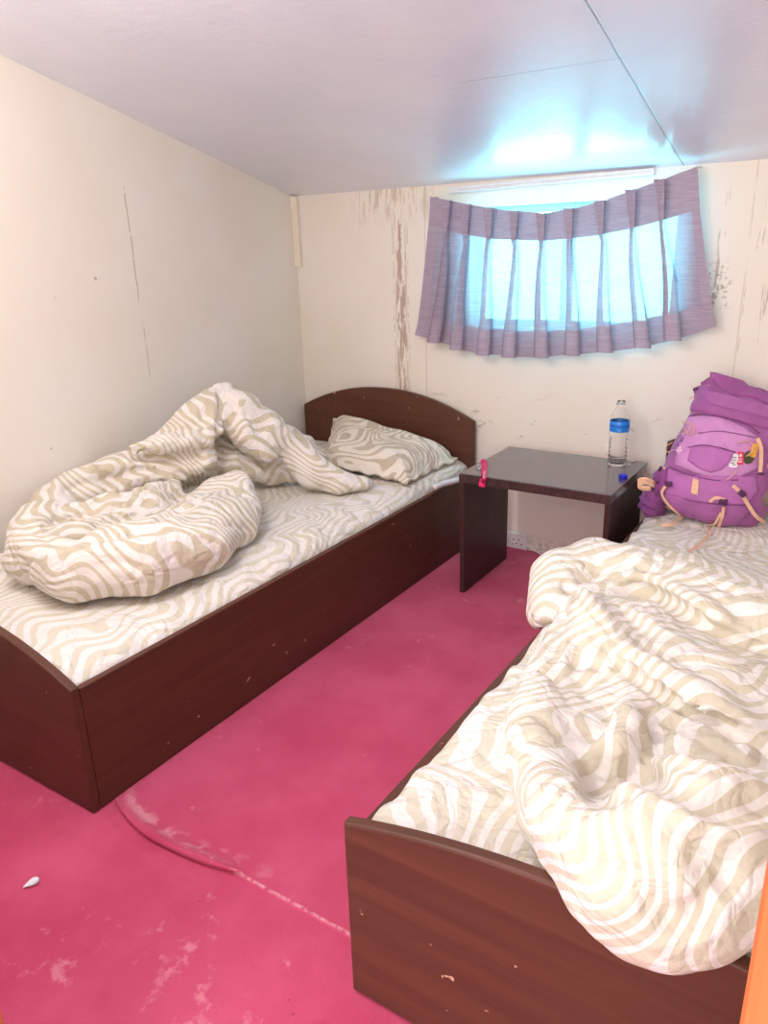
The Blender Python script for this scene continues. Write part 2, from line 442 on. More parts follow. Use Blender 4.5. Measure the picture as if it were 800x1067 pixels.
def on_cloth(f, P, h, a, b):
    """where the line of sight (a,b) meets the cloth"""
    q = ray(a, b); q = q/np.linalg.norm(q); o = P[0, 0, 0]; sh = np.array(f.shape)
    ts = np.arange(0.5, 4.2, h*0.4); pts = CAM+ts[:, None]*q; ix = np.round((pts-o)/h).astype(int)
    ok = np.all((ix >= 0) & (ix < sh), 1); ix = ix[ok]; pts = pts[ok]
    if not len(ix): return None
    v = f[ix[:, 0], ix[:, 1], ix[:, 2]]; k = np.argmax(v < 0)
    return (pts[k], q) if v[k] < 0 else None
def stroke(f, P, h, pts, r, depth, k=0.010, per=3):
    """sculpt along a line: depth > 0 presses a groove, depth < 0 raises a welt"""
    C = catmull([np.array(p, float) for p in pts], per); hs = [on_cloth(f, P, h, *p) for p in C]
    H_ = [x for x in hs if x is not None]
    if len(H_) < 2: return f
    n = len(H_); cs = []
    for i, (p, q) in enumerate(H_):
        tpr = min(1.0, 0.35+2.2*min(i, n-1-i)/max(1, n-1)*1.4); rr = r*(0.6+0.4*tpr); dd = abs(depth)*tpr
        cs.append((*(p-q*(rr-dd) if depth > 0 else p+q*(rr-dd)), rr))
    A = np.array(cs); o = P[0, 0, 0]; m = r+0.03
    lo = np.maximum(0, np.floor((A[:, :3].min(0)-m-o)/h).astype(int)); hi = np.minimum(f.shape, np.ceil((A[:, :3].max(0)+m-o)/h).astype(int)+1)
    sl = tuple(slice(a, b) for a, b in zip(lo, hi)); d = capsules(P[sl], cs)
    f = f.copy(); f[sl] = -smin(-f[sl], d, k) if depth > 0 else smin(f[sl], d, k)
    return f

# ================================================================== THE ROOM
XL, XR, YB, YF = -2.428, 0.345, 2.977, 0.30
SL = -0.2639
def zc(y): return 1.531 + SL*(y-YB)
# carpet: two widths meeting at a seam, the near one pushed up into a raised fold
def fold_y(x): return 0.889+1.1*min(x+1.26, 0)**2+0.45*min(max(x+1.26, 0), 0.235)**2
def floor_z(x, y):
    z = 0.0
    cy = fold_y(x)
    if -1.47 < x < -1.00:
        s = (x+1.462)/0.45
        e = max(0.0, 1-abs(2*s-1)**3.0)**0.7 if 0 < s < 1 else 0.0
        t = y-cy
        z += 0.017*e/(1+math.exp(-max(-40, min(40, (t-0.004)/0.0016))))*math.exp(-(max(t, 0)/0.024)**2)
        z += 0.003*e*math.exp(-((t+0.04)/0.015)**2)
    if y < cy: z -= 0.003
    return z
xs = sorted(set([XL-0.15, -2.0] + [round(-1.60+0.01*i, 4) for i in range(66)] + [-0.9, -0.8, -0.7, -0.4, 0.0, XR+0.15]))
ys = sorted(set([-1.2, -0.4, 0.2, 0.6] + [0.80, 0.82, 0.835]+[round(0.85+0.002*i, 4) for i in range(61)]+[0.98, 1.0] + [1.2, 1.8, 2.4, YB+0.15]))
V = [(x, y, floor_z(x, y)) for y in ys for x in xs]; nx = len(xs)
Fq = [(j*nx+i, j*nx+i+1, (j+1)*nx+i+1, (j+1)*nx+i) for j in range(len(ys)-1) for i in range(nx-1)]
floor = tag(mesh_obj('floor', V, Fq, M_carpet, smooth=True), kind='structure')
fx = np.linspace(-1.455, -1.02, 12)
sweep('carpet_fold', [(x, fold_y(x)+0.002, 0.0085) for x in fx], [(0.0085*math.cos(a), 0.0075*math.sin(a)) for a in np.linspace(0, 2*math.pi, 14, endpoint=False)], M_carpet, floor, per=3, taper=lambda t: max(0.05, 1-abs(2*t-1)**3)**0.6)
# walls
def slab_yz(name, x0, x1, y0, y1, mat):
    poly = [(y0, 0), (y1, 0), (y1, zc(y1)+0.02), (y0, zc(y0)+0.02)]
    return tag(prism(name, poly, 'x', x0, x1, mat, bev=0), kind='structure')
slab_yz('wall_left', XL-0.1, XL, YF-0.1, YB, M_wallL)
slab_yz('wall_right', XR, XR+0.1, YF-0.1, YB, M_wall)
WX0, WX1, WZ0, WZ1 = -1.51, -0.68, 0.965, 1.437
bm = bmesh.new()
for lo, hi in (((XL-0.1, YB, 0), (WX0, YB+0.12, 1.56)), ((WX1, YB, 0), (XR+0.1, YB+0.12, 1.56)),
               ((WX0, YB, 0), (WX1, YB+0.12, WZ0)), ((WX0, YB, WZ1), (WX1, YB+0.12, 1.56))):
    box_into(bm, lo, hi)
bmesh.ops.remove_doubles(bm, verts=bm.verts, dist=1e-5)
tag(bm_obj('wall_back', bm, M_wallB), kind='structure')
# front wall with the doorway the camera looks through
DX0, DX1 = -0.85, 0.035
bm = bmesh.new(); zt = zc(YF)+0.01
box_into(bm, (XL-0.1, YF-0.1, 0), (DX0, YF, zt)); box_into(bm, (DX1, YF-0.1, 0), (XR+0.1, YF, zt)); box_into(bm, (DX0, YF-0.1, 1.98), (DX1, YF, zt))
tag(bm_obj('wall_front', bm, M_wall), kind='structure')
box('trim_1', (-0.0062, YF-0.11, 0.0), (DX1+0.03, YF+0.012, 2.0), M_orange, bev=0.004)['kind'] = 'structure'
box('trim_2', (DX0-0.03, YF-0.11, 0.0), (-0.812, YF+0.012, 2.0), M_orange, bev=0.004)['kind'] = 'structure'
# ceiling
bm = bmesh.new()
poly = [(YF-0.1, zc(YF-0.1)), (YB+0.12, zc(YB+0.12)), (YB+0.12, zc(YB+0.12)+0.08), (YF-0.1, zc(YF-0.1)+0.08)]
tag(prism('ceiling', poly, 'x', XL-0.1, XR+0.1, M_ceiling, bev=0), kind='structure')
# corner strip where left and back wall meet
tag(box('trim_3', (XL, YB-0.022, 1.22), (XL+0.035, YB, 1.53), M_trim, bev=0.003), kind='structure')
# hall behind the door (unseen, closes the light)
# window: aluminium frame with two daylit frosted panes
wy = YB+0.075
bm = bmesh.new(); t = 0.03
for lo, hi in (((WX0, wy-.02, WZ0), (WX0+t, wy+.02, WZ1)), ((WX1-t, wy-.02, WZ0), (WX1, wy+.02, WZ1)),
               ((WX0, wy-.02, WZ0), (WX1, wy+.02, WZ0+t)), ((WX0, wy-.02, WZ1-t), (WX1, wy+.02, WZ1)),
               ((-1.135, wy-.025, WZ0), (-1.09, wy+.02, WZ1))):
    box_into(bm, lo, hi, 0.003)
win = tag(bm_obj('window_1', bm, M_alu), kind='structure')
for a, b in ((WX0+t, -1.135), (-1.09, WX1-t)):
    mesh_obj('pane', [(a, wy, WZ0+t), (b, wy, WZ0+t), (b, wy, WZ1-t), (a, wy, WZ1-t), (a, wy+.006, WZ0+t), (b, wy+.006, WZ0+t), (b, wy+.006, WZ1-t), (a, wy+.006, WZ1-t)],
             [(0, 1, 2, 3), (7, 6, 5, 4), (0, 4, 5, 1), (1, 5, 6, 2), (2, 6, 7, 3), (3, 7, 4, 0)], M_window, win)

# curtain rail under the ceiling
rail = empty('curtain_rail', (-1.19, YB, 1.515), 'slim white plastic curtain rail fixed to the wall just under the ceiling', 'curtain rail')
def rail_part(name, y0, y1, dz0, dz1):
    vs = []
    for x, z in ((-1.60, 1.5045), (-0.785, 1.5175)):
        for y, d in ((y0, dz0), (y1, dz0), (y1, dz1), (y0, dz1)): vs.append((x, y, z+d))
    return mesh_obj(name, vs, [(0, 1, 2, 3), (7, 6, 5, 4), (0, 4, 5, 1), (1, 5, 6, 2), (2, 6, 7, 3), (3, 7, 4, 0)], M_white, rail)
rail_part('track', YB-0.020, YB, -0.010, 0.012); rail_part('lip', YB-0.026, YB-0.020, -0.010, -0.004); rail_part('lip', YB-0.026, YB-0.020, 0.003, 0.009)

# ================================================================== CURTAIN
YC = YB-0.062
TOP = [(448, 205), (488, 213), (527, 219), (567, 222), (598, 217), (628, 209), (654, 200), (690, 187), (727, 173)]
HDR = [(446, 236), (480, 244), (513, 249), (567, 251), (598, 248), (624, 245), (658, 238), (692, 229), (729, 217)]
HEM = [(436, 330), (470, 337), (500, 342), (552, 346), (607, 343), (658, 335), (696, 327), (718, 322), (741, 316)]
BOT = [(432, 349), (467, 360), (490, 368), (552, 373), (607, 369), (658, 364), (696, 356), (720, 349), (745, 340)]
def cur(C, u):
    x = C[0][0]+(C[-1][0]-C[0][0])*u
    y = np.interp(x, [c[0] for c in C], [c[1] for c in C]); return at(x, y, y=YC)
PLE = [0.075, 0.147, 0.233, 0.326, 0.427, 0.530, 0.645, 0.760, 0.867]
VR = [0, .12, .25] + [.25+.05*i for i in range(1, 6)] # header rows end at .25 -> tack; refined below
rows = []          # (curveA, curveB, t, part, phase 0..3)
for k in range(7): rows.append((0, k/6.0))
for k in range(1, 15): rows.append((1, k/14.0))
for k in range(1, 5): rows.append((2, k/4.0))
CV = [TOP, HDR, HEM, BOT]
def pleat_shape(seg, t):
    """half widths of an omega fold: neck a, belly b, depth d, crown c"""
    if seg == 0:                       # header: three pinched fingers, closing towards the tack
        return 0.009-0.006*t, 0.019-0.011*t, 0.042-0.008*t, 0.012-0.0075*t
    v = t*0.86 if seg == 1 else 0.86+0.14*t
    g = v**0.8
    return 0.003+0.014*g, 0.007+0.024*g, 0.034+0.006*g, 0.004+0.014*g
cols = [];                            # build the u list: (u base, pleat index or None, role)
edges = [0.0]+PLE+[1.0]
for i in range(len(edges)-1):
    a, b = edges[i], edges[i+1]
    ks = range(0 if i == 0 else 1, 9 if i < len(edges)-2 else 10)
    for k in np.linspace(0, 1, 9)[0 if i == 0 else 1:(-1 if i < len(edges)-2 else None)]: cols.append((a+(b-a)*float(k), None, a, b, float(k)))
    if i < len(PLE):
        for r in range(9): cols.append((PLE[i], r, i, 0, 0))
def cpt(ci, seg, t):
    u, r = cols[ci][0], cols[ci][1]
    A, B = CV[seg], CV[seg+1]
    a, b, d, c = pleat_shape(seg, t)
    v = (0.0 if seg == 0 else (t*0.86 if seg == 1 else 0.86+0.14*t))
    if r is None:
        p = cur(A, u)*(1-t)+cur(B, u)*t
        bulge = math.sin(math.pi*cols[ci][4])*(0.004+0.014*v)
        return p+np.array([0, bulge*0.8, 0])+np.array([0, 0.004*math.sin(u*60+t*3), 0])
    p = cur(A, u)*(1-t)+cur(B, u)*t
    wob = 0.006*math.sin(cols[ci][2]*2.3+v*4.0)
    sx = [-a, -b*0.7, -b, -c, 0, c, b, b*0.7, a][r]; sy = [0, -d*0.35, -d*0.7, -d*0.95, (-d*(0.25+0.5*t) if seg == 0 else -d), -d*0.95, -d*0.7, -d*0.35, 0][r]
    if seg == 0 and r in (2, 6): sy = -d
    return p+np.array([sx+wob*(1 if v > 0 else 0), sy, 0])
NV = []; nc = len(cols)
for seg, t in rows:
    for ci in range(nc): NV.append(cpt(ci, seg, t))
NV = np.array(NV)
parts = {'sheer_panel': [], 'header_band': [], 'bottom_hem': [], 'side_hem_a': [], 'side_hem_b': []}
ple = {i: [] for i in range(len(PLE))}
for j in range(len(rows)-1):
    seg = rows[j+1][0]
    for i in range(nc-1):
        q = (j*nc+i, j*nc+i+1, (j+1)*nc+i+1, (j+1)*nc+i)
        r0, r1 = cols[i], cols[i+1]
        if seg == 0 and r0[1] is not None and r1[1] is not None: ple[r0[2]].append(q); continue
        if seg == 0: parts['header_band'].append(q)
        elif seg == 2: parts['bottom_hem'].append(q)
        elif r1[0] <= 0.03: parts['side_hem_a'].append(q)
        elif r0[0] >= 0.955: parts['side_hem_b'].append(q)
        else: parts['sheer_panel'].append(q)
def submesh(V, faces):
    ids = sorted({i for f in faces for i in f}); mp = {k: n for n, k in enumerate(ids)}
    return V[ids], [tuple(mp[i] for i in f) for f in faces]
curt = empty('curtain', tuple(at(585, 290, y=YC)), 'short sheer lilac curtain with nine pinch pleats sagging across the window', 'curtain')
for nm, mt in (('sheer_panel', M_curt), ('header_band', M_curthead), ('bottom_hem', M_curthem), ('side_hem_a', M_curthem), ('side_hem_b', M_curthem)):
    v_, f_ = submesh(NV, parts[nm]); o = mesh_obj(nm.replace('_a', '').replace('_b', '') if nm.startswith('side') else nm, v_, f_, mt, curt, smooth=True)
    if nm.startswith('side'): o.name = 'side_hem'
for x_, y_ in ((449, 207), (726.3, 175.5), (585, 219)):
    a = at(x_, y_, y=YC)
    sweep('hook', [(a[0], YB-0.0005, a[2]+0.006), (a[0], YB-0.03, a[2]+0.006), (a[0], YC-0.003, a[2]), (a[0], YC-0.004, a[2]+0.008)], circ(0.0022, 8), M_metal, curt, per=4)
for i, fs in ple.items():
    v_, f_ = submesh(NV, fs); o = mesh_obj('pleat', v_, f_, M_curthead, curt, smooth=True)

# ================================================================== BEDS
LX0, LX1 = -2.405, -1.4665
RX0, RX1 = -0.650, 0.290
def arch(x, x0, x1, ze, zp):
    u = 2*(x-x0)/(x1-x0)-1; return ze+(zp-ze)*(1-abs(u)**2.1)
def board_outline(x0, x1, ze, zp, n=40, zb=0.0):
    pts = [(x0, zb), (x1, zb)]
    pts += [(x1-(x1-x0)*i/n, arch(x1-(x1-x0)*i/n, x0, x1, ze, zp)) for i in range(n+1)]
    return pts
def bed(x0, x1, yf, fe, fp, label, left):
    b = empty('single_bed', ((x0+x1)/2, 1.9, 0), label, 'bed')
    prism('headboard', board_outline(x0, x1, 0.568, 0.682), 'y', 2.93, 2.953, M_woodX, b, 0.004)
    prism('footboard', board_outline(x0, x1, fe, fp), 'y', yf, yf+0.024, M_woodX, b, 0.005)
    zr = 0.342
    for xa in (x0, x1-0.02):
        r = box('side_rail', (xa, yf+0.024, 0.0), (xa+0.02, 2.93, zr), M_woodY, b, 0.003)
    box('slat_base', (x0+0.02, yf+0.026, 0.19), (x1-0.02, 2.928, 0.21), M_woodX, b, 0.002)
    return b
bedL = bed(LX0, LX1, 0.872, 0.348, 0.447, 'dark brown wooden single bed along the left wall with pillow at its arched headboard', True)
bedR = bed(RX0, RX1, 0.822, 0.381, 0.445, 'dark brown wooden single bed on the right with the purple backpack on it', False)

# mattresses in printed sheets
def mat_top_left(x, y):
    s = (y-0.9)/2.0
    z = 0.363+0.030*np.clip(s, 0, 1)
    e = np.clip((LX1-0.03-x)/0.09, 0, 1); z = z-0.030*(1-np.sqrt(1-(1-e)**2))
    z = z+0.010*np.exp(-((x+1.6)/0.12)**2)*np.sin(y*7.0+x*3)
    z = z+0.004*np.sin((x*0.75+y)*48+2*np.sin(y*9))*np.exp(-((x+1.56)/0.09)**2)*(y < 2.4)
    n = vnoise(np.stack([x, y, x*0], -1), 7, (11, 5, 1))
    return z+0.010*(n-0.5)
def mat_top_right(x, y):
    s = (y-0.9)/2.0
    z = 0.362+0.018*np.clip(s, 0, 1)
    e = np.clip((x-(RX0+0.028))/0.10, 0, 1); z = z-0.016*(1-np.sqrt(1-(1-e)**2))+0.008*np.sin(y*31+2*np.sin(y*13))*(1-e)**2
    n = vnoise(np.stack([x, y, x*0], -1), 9, (7, 9, 1)); z = z+0.016*(n-0.5)
    n2 = vnoise(np.stack([x*0.8+y*0.5, y*0.9-x*0.5, x*0], -1), 10, (9, 26, 1))
    return z+0.010*(np.abs(n2-0.5))
def mattress(name, x0, x1, y0, y1, fn, zb, label, mat, wav):
    nx_, ny_ = 70, 150
    xs_ = np.linspace(x0, x1, nx_); ys_ = np.linspace(y0, y1, ny_); Xg, Yg = np.meshgrid(xs_, ys_)
    Zg = fn(Xg, Yg)
    Xw = Xg + wav*np.sin(Yg*23+1.3*np.sin(Yg*11))*np.where(wav > 0, 1, 1)*np.exp(-np.minimum(abs(Xg-x0), abs(Xg-x1))/0.05)*0.0
    top = np.stack([Xw, Yg, Zg], -1).reshape(-1, 3); n = len(top)
    bot = top.copy(); bot[:, 2] = zb
    V = np.concatenate([top, bot]); Fs = []
    for j in range(ny_-1):
        for i in range(nx_-1):
            a = j*nx_+i; Fs.append((a, a+1, a+nx_+1, a+nx_)); Fs.append((n+a, n+a+nx_, n+a+nx_+1, n+a+1))
    ring = [i for i in range(nx_)]+[j*nx_+nx_-1 for j in range(1, ny_)]+[(ny_-1)*nx_+i for i in range(nx_-2, -1, -1)]+[j*nx_ for j in range(ny_-2, 0, -1)]
    for a, b in zip(ring, ring[1:]+ring[:1]): Fs.append((b, a, n+a, n+b))
    o = mesh_obj(name, V, Fs, mat, None, ((x0+x1)/2, (y0+y1)/2, zb), True)
    return tag(o, label, 'mattress')
mattress('mattress', LX0+0.022, LX1-0.024, 0.90, 2.925, mat_top_left, 0.211, 'mattress in a zebra print sheet on the left bed under the pillow', M_sheet, 0.004)
mattress('mattress', RX0+0.0205, RX1-0.022, 0.848, 2.925, mat_top_right, 0.211, 'mattress in a zebra print sheet on the right bed under the backpack', M_sheet, 0.004)
# rolled white end of a sheet poking out at the bed corner
tg = empty('rolled_cloth', tuple(at(471, 501, z=0.37)), 'white rolled cloth end poking out at the left bed corner beside the table', 'cloth')
sweep('roll', [at(452, 508, z=0.365), at(462, 504, z=0.368), at(470, 502, z=0.37), at(477.5, 500, z=0.371)], circ(0.013, 10), M_white, tg)

# ================================================================== PILLOW
def pillow(name, corners, h, mat, label):
    """a soft pillow with a flat flange, corners given as four world points (anticlockwise)"""
    n = 44; Vt = []; Vb = []; c = [np.array(p) for p in corners]
    for j in range(n+1):
        for i in range(n+1):
            u, v = i/n, j/n
            uu, vv = u*2-1, v*2-1
            pin = 0.05*(1-abs(uu)**2)*(abs(vv))**3; pin2 = 0.04*(1-abs(vv)**2)*abs(uu)**3
            u2 = 0.5+0.5*uu*(1-pin2); v2 = 0.5+0.5*vv*(1-pin)
            p = (c[0]*(1-u2)*(1-v2)+c[1]*u2*(1-v2)+c[2]*u2*v2+c[3]*(1-u2)*v2)
            e = min(1-abs(uu), 1-abs(vv)); fl = 0.045
            k = max(0.0, (e-fl)/(1-fl)); prof = (1-(1-min(1, k*1.9))**2.4)**0.75 if k > 0 else 0
            pp = np.array([p[0], p[1], 0.0]); w = float(vnoise(np.array([[u*6, v*6, 0.3]]), 21, (1, 1, 1))[0])-0.5
            w2 = abs(float(vnoise(np.array([[u*3+v*2, v*9-u*3, 0.3]]), 22, (1, 1, 1))[0])-0.5)
            fr = 0.006*math.sin(u*31)*(e < fl*1.5)+0.006*math.sin(v*27)*(e < fl*1.5)
            Vt.append(p+np.array([0, 0, 0.006+h*prof*(1+0.25*w)-0.02*w2*prof+fr])); Vb.append(p+np.array([0, 0, -0.004-h*0.25*prof+fr]))
    V = np.array(Vt+Vb); N = (n+1)**2; Fs = []
    for j in range(n):
        for i in range(n):
            a = j*(n+1)+i; Fs.append((a, a+1, a+n+2, a+n+1)); Fs.append((N+a, N+a+n+1, N+a+n+2, N+a+1))
    ring = list(range(n+1))+[j*(n+1)+n for j in range(1, n+1)]+[n*(n+1)+i for i in range(n-1, -1, -1)]+[j*(n+1) for j in range(n-1, 0, -1)]
    for a, b in zip(ring, ring[1:]+ring[:1]): Fs.append((b, a, N+a, N+b))
    o = mesh_obj(name, V, Fs, mat, None, tuple(np.mean(c, 0)), True); return tag(o, label, 'pillow')
pillow('pillow', [at(333, 484, z=0.425), at(424, 503, z=0.408), at(477, 479, y=2.875), at(347, 438, y=2.90)], 0.085, M_pillow,
       'single zebra print pillow leaning against the arched headboard of the left bed')

# ================================================================== LEFT DUVET
def clip_bed(f, P, topfn, x_lo, x_hi, footfn, yfoot):
    hm = topfn(P[..., 0], P[..., 1])+0.0015
    return np.maximum(f, hm-P[..., 2])
h = 0.0085
P = grid((-2.42, 0.93, 0.34), (-1.50, 2.62, 0.92), h)
xy = P[:, :, 0, :2]
f = None
def add(pts, k=0.012, zs=1.0):
    global f
    d = capsules(P, pc(pts), zs); f = d if f is None else smin(f, d, k)
# front lobe lying along the open side of the bed
add([(36, 580, .455, .088), (80, 597, .455, .090), (150, 590, .455, .088), (212, 570, .452, .085), (243, 540, .450, .077), (253, 522, .45, .060)], .012, 0.95)
add([(110, 578, .47, .085), (170, 566, .47, .088), (215, 545, .465, .085), (240, 522, .455, .070)], .02)
# left end turning up to the wall
add([(34, 580, .455, .085), (38, 555, .47, .088), (60, 528, .49, .09), (100, 507, .50, .09)], .03)
add([(70, 565, .46, .075), (110, 556, .455, .07), (150, 548, .45, .065)], .02)
# upper body against the wall, several soft folds
add([(75, 520, .50, .088), (120, 500, .53, .092), (165, 487, .56, .09), (205, 478, .58, .085)], .02)
add([(78, 543, .48, .066), (120, 532, .50, .064), (155, 520, .51, .060), (182, 512, .50, .048)], .006)
add([(100, 553, .465, .050), (132, 546, .47, .050), (160, 537, .475, .045), (181, 527, .475, .036)], .005)
add([(118, 512, -2.25, .07), (165, 497, -2.20, .085), (205, 485, -2.16, .085), (245, 481, -2.09, .080), (285, 490, .46, .065), (302, 494, .44, .05)], .006)
# cloth under the tent
add([(205, 468, -2.20, .09), (235, 463, -2.16, .085), (262, 468, -2.12, .08), (285, 480, -2.05, .06)], .02)
# left side of the tent and its turned-up flap
hood = capsules(P, pc([(226, 412, -2.13, .040), (217, 431, -2.11, .075), (207, 447, -2.12, .085)]))
hood = smin(hood, capsules(P, pc([(222, 415, -2.13, .045), (203, 438, -2.14, .068), (183, 455, -2.18, .058), (165, 463, -2.2, .045)])), .03)
hood = smin(hood, capsules(P, pc([(136, 470, -2.17, .022), (165, 463, -2.10, .040), (195, 460, -2.06, .052), (215, 457, -2.03, .046), (225, 448, -2.03, .030)])), .02)
hood = smin(hood, capsules(P, pc([(227, 408, -2.11, .034), (226, 425, -2.07, .042), (224, 447, -2.03, .036)])), .015)
f = smin(f, hood, .003)
add([(185, 545, .455, .062), (215, 525, .455, .060), (243, 508, .45, .050)], .012)
add([(195, 532, -2.0, .065), (222, 516, -1.95, .065), (247, 505, -1.90, .055)], .012)
add([(250, 508, -1.86, .050), (256, 530, -1.78, .055), (250, 552, -1.70, .060)], .02)
# right arm of the tent running down to the sheet
arm = capsules(P, pc([(237, 410, .785, .042), (252, 427, .725, .078), (276, 450, .63, .084), (305, 471, .535, .080), (326, 492, .468, .070), (352, 502, .432, .050), (378, 504, .415, .030), (389, 504.5, .405, .012)]))
arm = smin(arm, capsules(P, pc([(238, 425, .735, .055), (255, 450, .65, .07), (275, 468, .58, .065)])), .03)
arm = smin(arm, capsules(P, pc([(296, 456, .55, .06), (318, 465, .52, .055), (333, 475, .48, .04)])), .012)
f = smin(f, arm, .004)
add([(228, 404, .79, .026), (236, 402, .795, .028), (243, 404, .79, .022)], .008)
# creases and wrinkles
def wr(P, ang, fr, seed): return np.abs(vnoise(rot2(P, ang), seed, fr)-0.5)*2
w1 = wr(P, 0.5, (7, 22, 16), 31); w2 = wr(P, -0.4, (20, 7, 13), 32); w3 = vnoise(P, 33, (28, 28, 28)); w5 = vnoise(P, 35, (11, 11, 11)); lowm = vnoise(P, 34, (5, 5, 5))
calm = np.where(P[..., 0] > -1.92, 0.35, 1.0)
f = f + calm*(0.022*(1-w1)**4*lowm + 0.020*(1-w2)**4*(1-lowm) + 0.004*(w3-0.5)) + 0.007*(w5-0.5)
for pts, r, dp in (([(96, 533), (104, 524), (140, 517), (172, 508), (190, 516)], .016, .020), ([(98, 548), (112, 541), (135, 541), (148, 535)], .012, .014),
                   ([(163, 541), (180, 533), (192, 526)], .018, .034), ([(42, 547), (68, 541), (96, 536)], .014, .012), ([(60, 573), (95, 571), (150, 566), (182, 558)], .014, .014),
                   ([(14, 562), (36, 567), (60, 573)], .012, .010), ([(20, 545), (42, 556), (62, 571)], .012, .010), ([(132, 475), (165, 479), (200, 480), (222, 471)], .013, .016),
                   ([(229, 403), (230, 425), (228, 450), (226, 468)], .013, .022), ([(258, 432), (280, 460), (302, 478)], .014, .010), ([(245, 412), (268, 430), (288, 446)], .012, .007),
                   ([(196, 446), (208, 440), (216, 424)], .012, .010), ([(182, 455), (200, 451), (214, 444)], .010, .008), ([(186, 536), (215, 516), (252, 496)], .012, .012),
                   ([(62, 512), (95, 500), (125, 496), (158, 489)], .014, .012), ([(110, 492), (145, 490), (175, 492), (205, 500)], .012, .010), ([(235, 478), (262, 482), (285, 486)], .010, .008),
                   ([(205, 560), (222, 568), (236, 584)], .010, .006), ([(225, 545), (245, 548), (262, 552)], .010, .006), ([(110, 580), (140, 590), (160, 606)], .012, .005),
                   ([(310, 470), (322, 482), (345, 494), (375, 500)], .012, .009), ([(120, 575), (112, 560), (118, 548)], .009, .008), ([(140, 570), (136, 558), (142, 547)], .009, .008)):
    f = stroke(f, P, h, pts, r, dp)
for pts, r, dp in (([(104, 531), (140, 525), (172, 517)], .024, -.008), ([(18, 570), (60, 582), (120, 577), (180, 567)], .03, -.008), ([(60, 505), (95, 493), (130, 484)], .03, -.010), ([(236, 408), (262, 428), (300, 452)], .025, -.008)):
    f = stroke(f, P, h, pts, r, dp, .02)
f = clip_bed(f, P, mat_top_left, None, None, None, None)
f = np.maximum(f, (XL+0.012)-P[..., 0])
Vd, Qd = surface(f, P[0, 0, 0], h)
tag(mesh_obj('duvet', Vd, Qd, M_duvA, None, (-2.0, 1.7, 0.39), True), 'crumpled zebra print duvet heaped up against the wall on the left bed', 'duvet')

# ================================================================== RIGHT DUVET
h = 0.0085
P = grid((-0.80, 0.70, 0.20), (0.27, 2.50, 0.72), h)
xy = P[:, :, 0, :2]; Xg, Yg = xy[..., 0], xy[..., 1]
zt = 0.44
out = px([(588, 618), (566, 650), (540, 690), (531, 725), (535, 770), (550, 825), (572, 865), (604, 908), (640, 945), (680, 968)], .42)
out += [(0.0, 0.90), (0.16, 0.93), (0.23, 1.2), (0.24, 2.0), (0.20, 2.30)]
out += px([(800, 630), (748, 606), (700, 588), (660, 580), (620, 585)], .44)
sd = poly_sd(xy, out)
mt = mat_top_right(np.clip(Xg, RX0+0.03, RX1), Yg)
Rr = 0.085
edge = np.where(sd > 0, np.sqrt(np.clip(1-(1-np.clip(sd/Rr, 0, 1))**2, 0, 1)), 0)
thick = 0.085*edge
Z = mt+thick
def L(pts, z=.47): return px(pts, z)
inside = np.clip(sd/0.06, 0, 1)
add2 = np.zeros_like(Z)
# big diagonal overlap from the back corner to the right
add2 += fold(xy, L([(586, 612), (600, 636), (618, 656), (644, 688), (696, 718), (748, 748), (830, 785)]), .065, .005, .16)
add2 += fold(xy, L([(640, 612), (660, 612), (690, 622), (712, 636), (726, 648), (760, 660), (830, 690)]), .055, .005, .15)
add2 += ridge(xy, L([(598, 625), (612, 652), (622, 660)]), .02, .03)
add2 += ridge(xy, L([(560, 700), (560, 760), (585, 820), (630, 880)]), .030, .09)
# valley under the hanging overlap in the middle right
add2 += fold(xy, L([(655, 800), (700, 812), (735, 830), (770, 840), (840, 838)], .5), .060, .006, .10)
add2 += ridge(xy, L([(655, 735), (652, 765), (640, 785), (622, 800)]), .038, .035)
add2 -= ridge(xy, L([(628, 782), (618, 812), (620, 835)]), .020, .022)
add2 += ridge(xy, L([(600, 860), (625, 835), (650, 822), (690, 830), (730, 845)], .5), .025, .04)
add2 += ridge(xy, L([(690, 755), (740, 775), (800, 795)]), .03, .05)
add2 += ridge(xy, L([(650, 640), (700, 670), (760, 695), (810, 715)]), .02, .05)
wn = np.stack([Xg, Yg, Xg*0], -1)
r1 = np.abs(vnoise(rot2(wn, 0.5), 41, (6, 19, 1))-0.5)*2; r2 = np.abs(vnoise(rot2(wn, -0.9), 42, (7, 17, 1))-0.5)*2; lo = vnoise(wn, 43, (4, 4, 1))
add2 -= 0.012*(1-r1)**4*lo*1.3 + 0.011*(1-r2)**4*(1-lo)*1.3
add2 += 0.02*(vnoise(wn, 44, (6, 6, 1))-0.5)
Z = Z+add2*inside
f = (P[..., 2]-Z[:, :, None])*0.75
f = np.where((sd < -0.0)[:, :, None], np.maximum(f, 0.0+np.minimum(-sd, 0.05)[:, :, None]*0.9+0.001), f)
# back roll across the bed, hanging a little over the rail
add([(573, 628, .405, .060), (583, 603, .430, .080), (620, 592, .435, .085), (660, 602, .445, .085), (710, 622, .450, .085), (760, 642, .450, .085), (830, 668, .450, .085)], .010)
add([(566, 640, .37, .045), (573, 620, .41, .06)], .02)
add([(660, 585, .42, .05), (720, 598, .425, .055), (780, 622, .425, .055), (830, 640, .425, .05)], .018)
